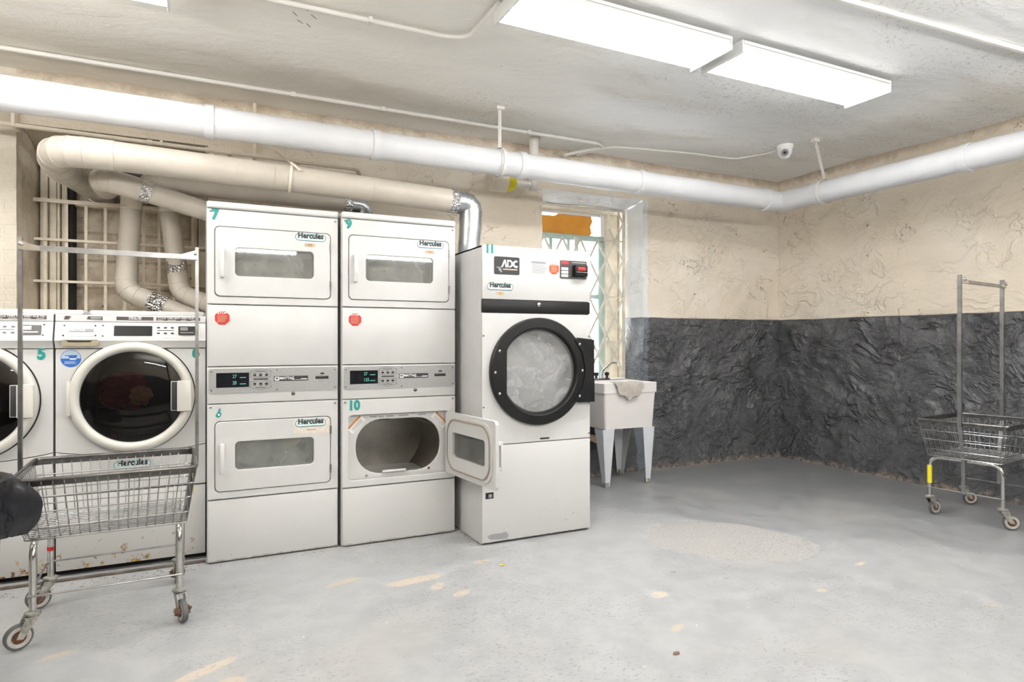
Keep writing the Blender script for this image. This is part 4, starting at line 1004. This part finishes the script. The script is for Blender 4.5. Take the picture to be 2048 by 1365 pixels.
# ------------------------------------------------------------------ washers
def washer(X0, number_s, label, extras=True):
    Y0, W, D = 3.82, .672, .70
    t = empty('washing_machine', (X0, Y0, 0), label, 'washing machine', 'front-loading washers on the steel base')
    bm = B(); box(bm, .003, .010, .03, D, .03, 1.25); box(bm, W-.010, W-.003, .03, D, .03, 1.25); box(bm, .003, W-.003, D-.01, D, .03, 1.25); box(bm, .003, W-.003, .03, D, .40, .41)
    obj('cabinet', bm, 'side_metal', t)
    # steel base frame and pedestal
    bm = B(); box(bm, .0, W, .05, D, 0, .028, .002); obj('base_frame', bm, 'dark_gap', t)  # near-black colour stands in for the shaded gap under the washer
    bm = B(); box(bm, .003, W-.003, .002, .03, .030, .400, .004); obj('pedestal_panel', bm, 'rusted_enamel', t)
    # lower panel with arched top
    sag = .032; zb = .622
    arc = [(x, zb-.004-sag*math.sin(PI*min(1, max(0, (x-.003)/(W-.006))))**.8) for x in [.003+(W-.006)*i/24 for i in range(25)]]
    bm = B(); prism(bm, [(W-.003, .408), (.003, .408)]+arc, .000, .03); obj('lower_panel', bm, 'white_metal', t)
    cx, cz = W/2, .884
    n = 96; A = [2*PI*i/n for i in range(n)]
    out = []
    zt = 1.130
    for a in A:
        c, s = math.cos(a), math.sin(a); k = 1e9
        if c > 1e-6: k = min(k, (W-.003-cx)/c)
        if c < -1e-6: k = min(k, (.003-cx)/c)
        if s > 1e-6: k = min(k, (zt-cz)/s)
        if s < -1e-6: k = min(k, (zb-cz)/s)
        out.append([cx+c*k, cz+s*k])
    for tx, tz in ((.003, zb), (W-.003, zb), (.003, zt), (W-.003, zt)):
        j = min(range(n), key=lambda i: (out[i][0]-tx)**2+(out[i][1]-tz)**2); out[j] = [tx, tz]
    out = [(x, (z-sag*math.sin(PI*min(1, max(0, (x-.003)/(W-.006))))**.8) if z < zb+.001 else z) for x, z in out]
    inn = [(cx+.236*math.cos(a), cz+.236*math.sin(a)) for a in A]
    bm = B(); plate(bm, out, inn, 0, .03); obj('front_panel', bm, 'white_metal', t)
    # groove around the door
    c3 = lambda r, y, dx=0: [(cx+dx+r*math.cos(a), y, cz+r*math.sin(a)) for a in A]
    bm = B(); rings(bm, [c3(.286, .001), c3(.286, -.003), c3(.24, -.003), c3(.24, .001)], closed=True); obj('door_recess', bm, 'dark_gap', t)
    bm = B(); rings(bm, [c3(.280, -.004), c3(.281, -.030), c3(.276, -.042), c3(.264, -.050), c3(.250, -.052), c3(.240, -.046), c3(.232, -.030), c3(.230, -.004)], closed=True)
    d = obj('door', bm, 'cream_ring', t, angle=45)
    bm = B(); rings(bm, [c3(.2325, -.026), c3(.20, -.034), c3(.15, -.040), c3(.08, -.043), c3(.005, -.044)], caps=True); 
    bmesh.ops.delete(bm, geom=[f for f in bm.faces if len(f.verts) > 90 and abs(f.calc_center_median().y+.026) < .002], context='FACES'); obj('glass', bm, 'dark_glass', d)
    bm = B(); pillow(bm, lambda i: rr(.535+i, .602-i, .803+i, .962-i, .006, 4), -.066, -.025, .004); box(bm, .506, .54, -.048, -.030, .806, .96, .003, mi=1); h = obj('handle', bm, ['cream_ring', 'decal_black'], d)
    bm = B(); box(bm, .052, .070, -.044, -.004, .80, .97, .004); obj('hinge', bm, 'cream_ring', d)
    bm = B(); lathe(bm, [(.0, .240), (.12, .255), (.14, .26), (.45, .26), (.46, .1), (.461, .001)], (cx, 0, cz), (0, 1, 0), 48, caps=False); obj('drum', bm, 'drum_dark', t)
    laundry(t, cx-.05, .10, cz+.02, .115, 'laundry_red', 5.+X0, .5); laundry(t, cx+.02, .07, cz+.0, .06, 'laundry_tan', 2.+X0, .6)
    # console: extruded profile (y,z)
    prof = [(.03, 1.134), (-.004, 1.134), (-.010, 1.150), (-.028, 1.172), (-.026, 1.180), (.002, 1.262), (.006, 1.266), (.002, 1.270), (.004, 1.296), (.012, 1.302), (D, 1.302), (D, 1.134)]
    bm = B(); rings(bm, [[(x, y, z) for y, z in prof] for x in (.002, W-.002)], caps=True); cs = obj('console', bm, 'white_metal', t, angle=30)
    bm = B(); box(bm, .002, W-.002, .0045, .009, 1.263, 1.2665); obj('console_seam', bm, 'decal_grey', cs)
    # items on the sloped face: slope from (-.026,1.18) to (.002,1.262)
    import mathutils
    ang = math.atan2(.028, .082)
    def S(z): return -.026+.028*(z-1.18)/.082
    def slab(name, x0, x1, z0, z1, th, mat, par, r=.003, lift=0):
        bm = B(); pts = rr(x0, x1, z0, z1, r, 4)
        rings(bm, [[(x, S(z)+.0005-lift, z) for x, z in pts], [(x, S(z)-th-lift, z) for x, z in pts]], caps=True); return obj(name, bm, mat, par)
    dw = slab('detergent_drawer', .028, .186, 1.176, 1.259, .004, 'white_plastic', cs, .006)
    slab('drawer_plate', .035, .177, 1.193, 1.253, .0015, 'white_metal', dw, .004, .004)
    bdg = slab('brand_badge', .048, .164, 1.214, 1.231, .001, 'decal_grey', dw, .001, .0056)
    text('badge_lettering', 'MAYTAG', .0145, 'decal_white', bdg, (.066, S(1.217)-.0075, 1.217), (PI/2-ang, 0, 0), off=.0003, sx=1.05)
    slab('badge_mark', .0495, .062, 1.2155, 1.2295, .0004, 'decal_white', bdg, .002, .0066)
    for x, z in ((.041, 1.247), (.170, 1.247), (.038, 1.198), (.172, 1.198)): screw(t, x, z, S(z)-.0065, .004, 'dark_steel')
    bm = B(); pillow(bm, lambda i: rr(.030+i, .188-i, 1.143+i, 1.176-i, .014, 5), -.0285, -.004, .001); pr_ = obj('drawer_pull', bm, 'pull_olive', cs)
    bm = B(); prism(bm, [(.050, 1.172), (.160, 1.172), (.150, 1.164), (.06, 1.164)], -.0295, -.028); obj('pull_recess', bm, 'dark_gap', pr_)
    cp = slab('control_panel', .192, .642, 1.187, 1.258, .0012, 'white_plastic', cs, .005)
    dsp = slab('display', .250, .420, 1.196, 1.248, .0012, 'display_glass', cp, .002, .0016)
    slab('display_back', .250, .420, 1.196, 1.248, .0003, 'decal_black', cp, .002, .0013)
    for z in (1.240, 1.211):
        for x in (.448, .480, .512): slab('button', x-.007, x+.007, z-.003, z+.003, .003, 'black_plastic', cp, .0015, .0012)
    slab('panel_strip', .441, .519, 1.2235, 1.2265, .0003, 'decal_black', cp, .0005, .0013)
    slab('card_slot', .540, .624, 1.202, 1.248, .006, 'black_plastic', cp, .004, .0012); slab('slot_lip', .549, .585, 1.225, 1.243, .002, 'steel', cp, .001, .0072); slab('slot_bar', .549, .612, 1.211, 1.217, .002, 'steel', cp, .001, .0072)
    for x, z in ((.202, 1.249), (.202, 1.196), (.634, 1.251), (.632, 1.199)): screw(t, x, z, S(z)-.003, .004, 'dark_steel')
    # warning strips
    def strip(x0, x1, rows):
        bm = B(); box(bm, x0, x1, .0012, .0035, 1.277, 1.295); s = obj('notice_strip', bm, 'decal_brown', cs)
        for (tx, sz, dz, sp) in rows: text('notice_lettering', tx, sz, 'decal_white', s, ((x0+x1)/2, .0008, 1.277+dz), off=.0002, al='CENTER', sx=sp)
        return s
    if extras:
        strip(.260, .424, [('DISPLAY TIME', .0085, .0095, 1.1), ('IS ESTIMATED', .0085, .0015, 1.1)])
        bm = B(); pts = [(.037, 1.277), (.042, 1.295), (.066, 1.295), (.060, 1.290), (.068, 1.286), (.055, 1.283), (.062, 1.278)]; prism(bm, pts, .0012, .0035); obj('torn_strip', bm, 'decal_brown', cs)
        bm = B(); pts = [(.132, 1.280), (.137, 1.294), (.199, 1.294), (.199, 1.276), (.150, 1.277)]; prism(bm, pts, .0012, .0035); s = obj('torn_strip', bm, 'decal_brown', cs)
        bm = B(); lines(bm, .148, .195, 1.278, 1.292, 2, .0008, h=.3, jit=.1); obj('notice_print', bm, 'decal_white', s)
    s = strip(.438, .642, [('CYCLE TIMES MAY VARY DUE TO:', .0105, .0075, 1.22)])
    bm = B(); lines(bm, .443, .47, 1.278, 1.283, 1, .0008); lines(bm, .49, .53, 1.278, 1.283, 1, .0008); lines(bm, .55, .58, 1.278, 1.283, 1, .0008); lines(bm, .60, .635, 1.278, 1.283, 1, .0008); obj('notice_print', bm, 'decal_white', s)
    # decals
    number(t, number_s, .605, 1.068, .054, -.0012)
    if extras:
        bx, bz, br = .066, 1.083, .043
        bm = B(); prism(bm, circ(bx, bz, br, 32), -.0012, 0); s = obj('detergent_sticker', bm, 'decal_blue', t, label='round blue sticker')
        up = [(bx+(br-.002)*math.cos(R(a)), bz+(br-.002)*math.sin(R(a))) for a in range(0, 181, 10)]
        bm = B(); prism(bm, up, -.0017, -.0011); obj('sticker_field', bm, 'decal_paleblue', s)
        bm = B(); prism(bm, [(bx-.026, bz+.016), (bx+.028, bz+.017), (bx+.022, bz+.001), (bx-.005, bz+.001), (bx-.010, bz+.012), (bx-.026, bz+.013)], -.0022, -.0016); obj('scoop_picture', bm, 'decal_blue', s)
        bm = B(); box(bm, bx-.004, bx+.022, -.0022, -.0011, bz-.006, bz+.001); lines(bm, bx-.030, bx+.028, bz-.028, bz-.012, 3, -.0016, h=.25); obj('sticker_print', bm, 'decal_white', s)
    pill_badge(t, .33, .535, .165, -.001)
    bm = B(); lines(bm, .22, .40, .485, .503, 3, -.0006, h=.3); obj('printed_lines', bm, 'decal_grey', t)
    return t
washer(-.642, '6', 'white front-loading washer marked 6, fully in view behind the near cart')
washer(-1.318, '5', 'white front-loading washer marked 5, cut off by the left edge', False)
def cover(x0, x1, label):
    bm = B(); pillow(bm, lambda i: rr(x0+i, x1-i, 1.303, 1.326-i*.6, .008, 5), 3.838, 4.50, .006)
    thingmesh('top_cover', bm, 'white_metal', label, 'cover board', 'white covers on top of the washers')
cover(-1.31, -.525, 'white cover board lying across the tops of both washers'); cover(-.500, .020, 'shorter white cover board on the washer beside the dryer')
bm = B(); box(bm, -2.4, .028, 3.745, 3.765, 0, .012, .002); thingmesh('floor_rail', bm, 'rail_brown', 'rusty steel floor rail in front of the washer base', 'rail')
# lint and rubble at the foot of the washers and dryers (uncountable)
bm = B()
for i in range(420):
    k = random.random()
    if k < .6: x = random.uniform(-1.2, .02); y = random.uniform(3.60, 3.73)
    elif k < .8: x = random.uniform(.04, 1.40); y = random.uniform(3.63, 3.685)
    else: x = random.uniform(1.40, 1.445); y = random.uniform(3.40, 3.66)
    r = random.uniform(.002, .010 if x < .02 else .007); c = Vector((x, y, r*.25))
    q = [c+Vector((random.uniform(-r, r), random.uniform(-r, r), 0)) for _ in range(3)]
    v0 = [bm.verts.new((p.x, p.y, .0008)) for p in q]; tp_ = bm.verts.new((x, y, r*.7)); bm.faces.new(v0)
    for a in range(3): bm.faces.new((v0[a], v0[(a+1) % 3], tp_))
o = thingmesh('debris', bm, 'plaster_rubble', 'crumbled plaster and lint along the foot of the machines', 'debris'); o['kind'] = 'stuff'

# ------------------------------------------------------------------ laundry sink
def sink():
    X0, Y0, W, D = 2.868, 4.215, .522, .47
    t = empty('utility_sink', (X0, Y0, 0), 'white plastic utility sink on four grey legs beneath the gated window', 'sink')
    zt, zr, zb = .832, .752, .465
    L = lambda x0, x1, y0, y1, z, r=.02, k=6: [(x, y, z) for x, y in rr(x0, x1, y0, y1, r, k)]
    bm = B()
    rings(bm, [L(.02, W-.03, .02, D-.02, zb), L(.006, W-.012, .006, D-.006, zr-.002), L(0, W, 0, D, zr), L(0, W, 0, D, zt-.003), L(.003, W-.003, .003, D-.003, zt), L(.028, W-.028, .028, D-.10, zt), L(.034, W-.034, .034, D-.106, zt-.01), L(.06, W-.06, .06, D-.12, zb+.03)], caps=True)
    obj('basin', bm, 'sink_white', t, angle=35)
    for lx, ly, sx, sy in ((-.005, .02, 1, 1), (W-.015, .02, -1, 1), (.01, D-.02, 1, -1), (W-.015, D-.02, -1, -1)):
        # tapered angle leg: two faces
        bm = B(); top, bot = .115, .042; z1, z0 = zb, .012; ins = .035
        for axis in (0, 1):
            th = .003
            a = Vector((lx, ly, z1)); b = Vector((lx+sx*ins, ly+sy*ins*.3, z0))
            ex = Vector((sx, 0, 0)) if axis == 0 else Vector((0, sy, 0)); nn = Vector((0, sy, 0)) if axis == 0 else Vector((sx, 0, 0))
            rings(bm, [[a, a+ex*top, a+ex*top+nn*th, a+nn*th], [b, b+ex*bot, b+ex*bot+nn*th, b+nn*th]], caps=True)
        lg = obj('leg', bm, 'leg_grey', t, angle=20)
        bm = B(); c = Vector((lx+sx*(ins+.016), ly+sy*(ins*.3+.016), 0)); box(bm, c.x-.018, c.x+.018, c.y-.018, c.y+.018, .0, .04, .003); obj('foot', bm, 'caster_metal', lg)
    fx, fy = .25, D-.055
    bm = B(); box(bm, fx-.075, fx+.075, fy-.02, fy+.02, zt, zt+.018, .005); fa = obj('faucet', bm, 'dark_steel', t)
    bm = B(); tube(bm, fillet([(fx, fy, zt+.015), (fx, fy-.005, zt+.075), (fx+.055, fy-.075, zt+.155), (fx+.085, fy-.115, zt+.15), (fx+.09, fy-.12, zt+.125)], .04), .008, 10); obj('spout', bm, 'chrome', fa)
    for s in (-1, 1):
        bm = B(); lathe(bm, [(0, .012), (.02, .012), (.022, .02), (.045, .022), (.05, .015), (.052, .001)], (fx+s*.055, fy, zt+.018), (0, 0, 1), 12); obj('tap_handle', bm, 'black_plastic', fa)
    bm = B(); tube(bm, fillet([(.22, .24, zb), (.22, .24, .36), (.22, .34, .30), (.10, .36, .36), (.0, .40, .36)], .06), .03, 14); obj('drain_trap', bm, 'drain_tan', t)
sink()
bm = B(); box(bm, 3.19, 3.35, 4.60, 4.66, .8365, .852, .006); thingmesh('soap_tray', bm, 'white_plastic', 'white tray lying on the back ledge of the sink', 'tray')
# rag
bm = B(); nu, nv = 34, 22; Vv = []
for i in range(nu):
    u = i/(nu-1); row = []
    L_ = .055+.075*math.sin(PI*u)**.7+.012*math.sin(u*17)
    for j in range(nv):
        v = j/(nv-1); s = -.05+v*(L_+.05)
        x = 2.955+.29*(.5+(u-.5)*(1-.22*max(0, v-.35)))+.004*math.sin(v*9)
        fold = .007*math.sin(u*26+2*math.sin(v*3))*min(1, v*1.5)+.004*noise.noise(Vector((u*9, v*7, 0)))
        if s < 0: y = 4.208-s; z = .838+abs(fold)*.6
        else: y = 4.203-abs(fold)-.004*min(1, s*40); z = .838-s
        row.append(Vector((x, y, z)))
    Vv.append(row)
F_ = [[bm.verts.new(p) for p in r_] for r_ in Vv]; K_ = [[bm.verts.new(p+Vector((0, -.0025 if p.z < .836 else 0, .0025 if p.z >= .836 else 0))) for p in r_] for r_ in Vv]
for i in range(nu-1):
    for j in range(nv-1):
        bm.faces.new((F_[i][j], F_[i+1][j], F_[i+1][j+1], F_[i][j+1])); bm.faces.new((K_[i][j], K_[i][j+1], K_[i+1][j+1], K_[i+1][j]))
for i in range(nu-1):
    bm.faces.new((F_[i][0], K_[i][0], K_[i+1][0], F_[i+1][0])); bm.faces.new((F_[i][-1], F_[i+1][-1], K_[i+1][-1], K_[i][-1]))
for j in range(nv-1):
    bm.faces.new((F_[0][j], F_[0][j+1], K_[0][j+1], K_[0][j])); bm.faces.new((F_[-1][j], K_[-1][j], K_[-1][j+1], F_[-1][j+1]))
thingmesh('rag', bm, 'rag_cloth', 'crumpled grey-beige rag hanging over the front rim of the sink', 'rag', angle=80)

# ------------------------------------------------------------------ laundry carts
def cart(loc, rz, label, spins, tape, lint_on):
    t = empty('laundry_cart', loc, label, 'laundry cart', 'wire laundry carts with hanging rails', rz)
    hw, hd, zr = .315, .262, .640      # rim half sizes
    bw, bd, zb = .278, .215, .405      # floor half sizes
    wr = .0021
    def loop(a, b, z, r=.03): return [(x, y, z) for x, y in rr(-a, a, -b, b, r, 5)]
    bm = B()
    for z in (.575, .515, .450):
        s = (z-zb)/(zr-zb); tube(bm, loop(bw+(hw-bw)*s, bd+(hd-bd)*s, z, .025), .0032, 6, closed=True)
    tube(bm, loop(bw, bd, zb, .02), .0032, 6, closed=True)
    nx, ny = 17, 15
    for i in range(nx):
        x = -bw+.02+(2*bw-.04)*i/(nx-1); k = hw/bw
        tube(bm, fillet([(x*k*.99, -hd, zr), (x, -bd, zb), (x, bd, zb), (x*k*.99, hd, zr)], .02, 3), wr, 5)
    for i in range(ny):
        y = -bd+.015+(2*bd-.03)*i/(ny-1); k = hd/bd
        tube(bm, fillet([(-hw, y*k*.99, zr), (-bw, y, zb-.003), (bw, y, zb-.003), (hw, y*k*.99, zr)], .02, 3), wr, 5)
    for i in range(13):
        y = -bd+.03+(2*bd-.06)*i/12; cyl(bm, (-bw, y, zb+.003), (bw, y, zb+.003), wr*.9, n=5)
    obj('wire_basket', bm, 'steel', t)
    bm = B(); P = loop(hw, hd, zr+.004, .035); tube(bm, P, .0075, 8, closed=True)
    P2 = loop(hw-.002, hd-.002, zr-.012, .035); rings(bm, [[(x, y, z+.012) for x, y, z in P2], [(x, y, z-.010) for x, y, z in P2], [(x*.992, y*.992, z-.010) for x, y, z in P2], [(x*.992, y*.992, z+.012) for x, y, z in P2]], closed=True)
    obj('rim', bm, 'dark_steel', t)
    # leg hoops
    lx, ly = .25, .208
    for s in (-1, 1):
        bm = B(); tube(bm, fillet([(s*lx, -ly, .128), (s*lx, -ly, .392), (s*lx, ly, .392), (s*lx, ly, .128)], .07, 7), .0125, 14); obj('leg_hoop', bm, 'chrome', t)
    for s in (-1, 1):
        bm = B(); tube(bm, fillet([(-lx-.012, s*(ly+.014), .192), (lx+.012, s*(ly+.014), .192)], .01), .0042, 8); tube(bm, [(s*(lx+.014), -ly-.012, .188), (s*(lx+.014), ly+.012, .188)], .0042, 8); obj('lower_rail', bm, 'steel', t)
    # uprights with flat feet, rail on top
    for s in (-1, 1):
        bm = B(); x = s*(hw+.008)
        bar(bm, (x, 0, zr-.02), (x, 0, 1.595), .024, .014, (0, 1, 0)); bar(bm, (x, 0, zr-.01), (s*(lx+.022), 0, .395), .022, .005, (0, 1, 0)); bar(bm, (s*(lx+.022), 0, .40), (s*(lx+.020), 0, .178), .022, .005, (0, 1, 0))
        obj('upright', bm, 'steel' if s > 0 else 'steel', t)
    bm = B(); zc = 1.552; bar(bm, (-hw-.010, -.012, zc), (hw+.010, -.012, zc-.004), .022, .016, (0, 0, 1)); cb = obj('hanging_rail', bm, 'steel', t)
    for s in (-1, 1):
        bm = B(); prism(bm, [(s*(hw+.012), zc+.03), (s*(hw+.012), zc-.012), (s*(hw-.06), zc-.012), (s*(hw-.055), zc+.006)], -.026, -.021); obj('corner_bracket', bm, 'chrome', cb)
        bm = B(); lathe(bm, [(0, .009), (.006, .009), (.009, .005), (.01, .001)], (s*(hw+.002), -.026, zc+.012), (0, -1, 0), 10); obj('bolt', bm, 'chrome', cb)
    # casters
    k = 0
    for sx in (-1, 1):
        for sy in (-1, 1):
            a = spins[k]; k += 1
            d = Vector((math.cos(a), math.sin(a), 0)); q = Vector((-d.y, d.x, 0)); c = Vector((sx*lx, sy*ly, 0)); wr_ = .0475; off = .045
            wc = c+d*off+Vector((0, 0, wr_+.001))
            bm = B()
            lathe(bm, [(0, .016), (.004, .028), (.012, .028), (.016, .018)], c+Vector((0, 0, .116)), (0, 0, 1), 18)
            for s in (-1, 1):
                p = c+q*s*.017+Vector((0, 0, .112)); pl = [p+d*-.018, p+d*.028, wc+q*s*.017+d*.012+Vector((0, 0, -.004)), wc+q*s*.017+d*-.010+Vector((0, 0, -.008))]
                rings(bm, [[x_+q*.0015 for x_ in pl], [x_-q*.0015 for x_ in pl]], caps=True)
            bar(bm, c+d*-.018+Vector((0, 0, .114)), c+d*.028+Vector((0, 0, .114)), .036, .004, q)
            cyl(bm, wc-q*.021, wc+q*.021, .005, n=8)
            cs = obj('caster', bm, 'caster_metal', t)
            bm = B(); lathe(bm, [(-.011, wr_*.80), (-.011, wr_*.93), (-.007, wr_), (.007, wr_), (.011, wr_*.93), (.011, wr_*.80)], wc, q, 32, closed=True); wh = obj('wheel', bm, 'rubber_grey', cs)
            bm = B(); lathe(bm, [(-.009, .016), (-.010, wr_*.62), (-.0115, wr_*.66), (-.0115, wr_*.81), (.0115, wr_*.81), (.0115, wr_*.66), (.010, wr_*.62), (.009, .016)], wc, q, 32, mi=0); obj('hub', bm, 'rubber_pale', cs)
            bm = B(); lathe(bm, [(-.0125, .008), (-.012, .024), (.012, .024), (.0125, .008)], wc, q, 20); obj('rust_ring', bm, 'rust', cs)
            if lint_on and k in (2, 3, 4):
                bm = B(); bmesh.ops.create_icosphere(bm, subdivisions=4, radius=1)
                for v in bm.verts:
                    n_ = v.co.copy(); kk = 1+.45*noise.noise(n_*6+Vector((k, 0, 0)))+.3*noise.noise(n_*17); v.co = wc+(q*n_.x*.030+d*n_.y*.022+Vector((0, 0, n_.z*.022)))*kk
                obj('lint_tangle', bm, 'lint', cs, angle=80)
    if tape:
        bm = B(); cyl(bm, (-lx, ly, .215), (-lx, ly, .335), .0145, n=16); obj('tape_sleeve', bm, 'yellow_tape', t, label='yellow tape wrapped around leg')
    else:
        bm = B(); cyl(bm, (-lx, ly, .245), (-lx, ly, .262), .0140, n=16); obj('sticker_wrap', bm, 'decal_red', t, label='small red sticker')
        bm = B(); box(bm, hw-.01, hw-.006, -.11, -.09, .50, .60); obj('yellow_tag', bm, 'yellow_tape', t)
    return t
cart((-.335, 3.235, 0), R(2), 'wire laundry cart in front of the washers at the left', [R(205), R(200), R(-75), R(95)], False, True)
cart((4.70, 2.47, 0), R(7), 'wire laundry cart with yellow taped leg beside the dark right wall', [R(-50), R(-15), R(-50), R(-40)], True, False)

# ------------------------------------------------------------------ bin with bag
t = empty('trash_bin', (-.775, 2.70, 0), 'white trash bin lined with a black bag, at the lower left edge', 'trash bin')
bm = B(); lathe(bm, [(0, .001), (0, .135), (.01, .14), (.66, .178), (.665, .186), (.68, .186), (.68, .172), (.64, .168), (.02, .13), (.019, .001)], (0, 0, 0), (0, 0, 1), 40, caps=False); obj('bin_body', bm, 'bin_white', t)
bm = B(); L = []; n = 120
for j in range(16):
    s = j/15; row = []
    for i in range(n):
        a = 2*PI*i/n
        drop = .20+.05*noise.noise(Vector((math.cos(a)*2, math.sin(a)*2, 5)))
        fold = .012*math.sin(a*13+s*3)+.008*math.sin(a*29+1)+.022*noise.noise(Vector((math.cos(a)*5, math.sin(a)*5, s*3)))-.035*abs(noise.noise(Vector((math.cos(a)*3.3, math.sin(a)*3.3, s*2.4+4))))+.008
        if s < .2: r_ = .155+.045*s/.2; z = .672+.033*(s/.2)**.6+abs(fold)*.4
        else: r_ = .197+abs(fold)*1.15*min(1, s*1.6)-.006*s; z = .705-(s-.2)/.8*drop
        tip = max(0, math.cos(a-R(12)))**40
        if s > .2: r_ = max(r_, .1925+.003*math.sin(a*21))
        if s > .2: r_ += tip*.09*math.sin(PI*min(1, (s-.2)/.8*.9)); 
        row.append((r_*math.cos(a), r_*math.sin(a), z))
    L.append(row)
L2 = [[(x*.985, y*.985, z-.002) for x, y, z in r_] for r_ in L[::-1]]
rings(bm, L+L2, closed=True)
obj('bin_bag', bm, 'bag_black', t, angle=80, label='black plastic bag folded over the rim')

# small litter on the floor
def scrap(x, y, r, mat, label, cat):
    bm = B(); bmesh.ops.create_icosphere(bm, subdivisions=2, radius=1)
    for v in bm.verts:
        k = 1+.4*noise.noise(v.co*2+Vector((x*9, y*7, 0))); v.co = Vector((x+v.co.x*r*k, y+v.co.y*r*.6*k, max(.0005, r*.2+v.co.z*r*.25*k)))
    thingmesh('scrap', bm, mat, label, cat)
scrap(1.415, 3.02, .014, 'yellow_tape', 'small yellow scrap on the floor in front of the big dryer', 'litter')
scrap(1.60, 1.88, .016, 'lint', 'small dark lump on the bare floor near the bottom edge', 'litter')
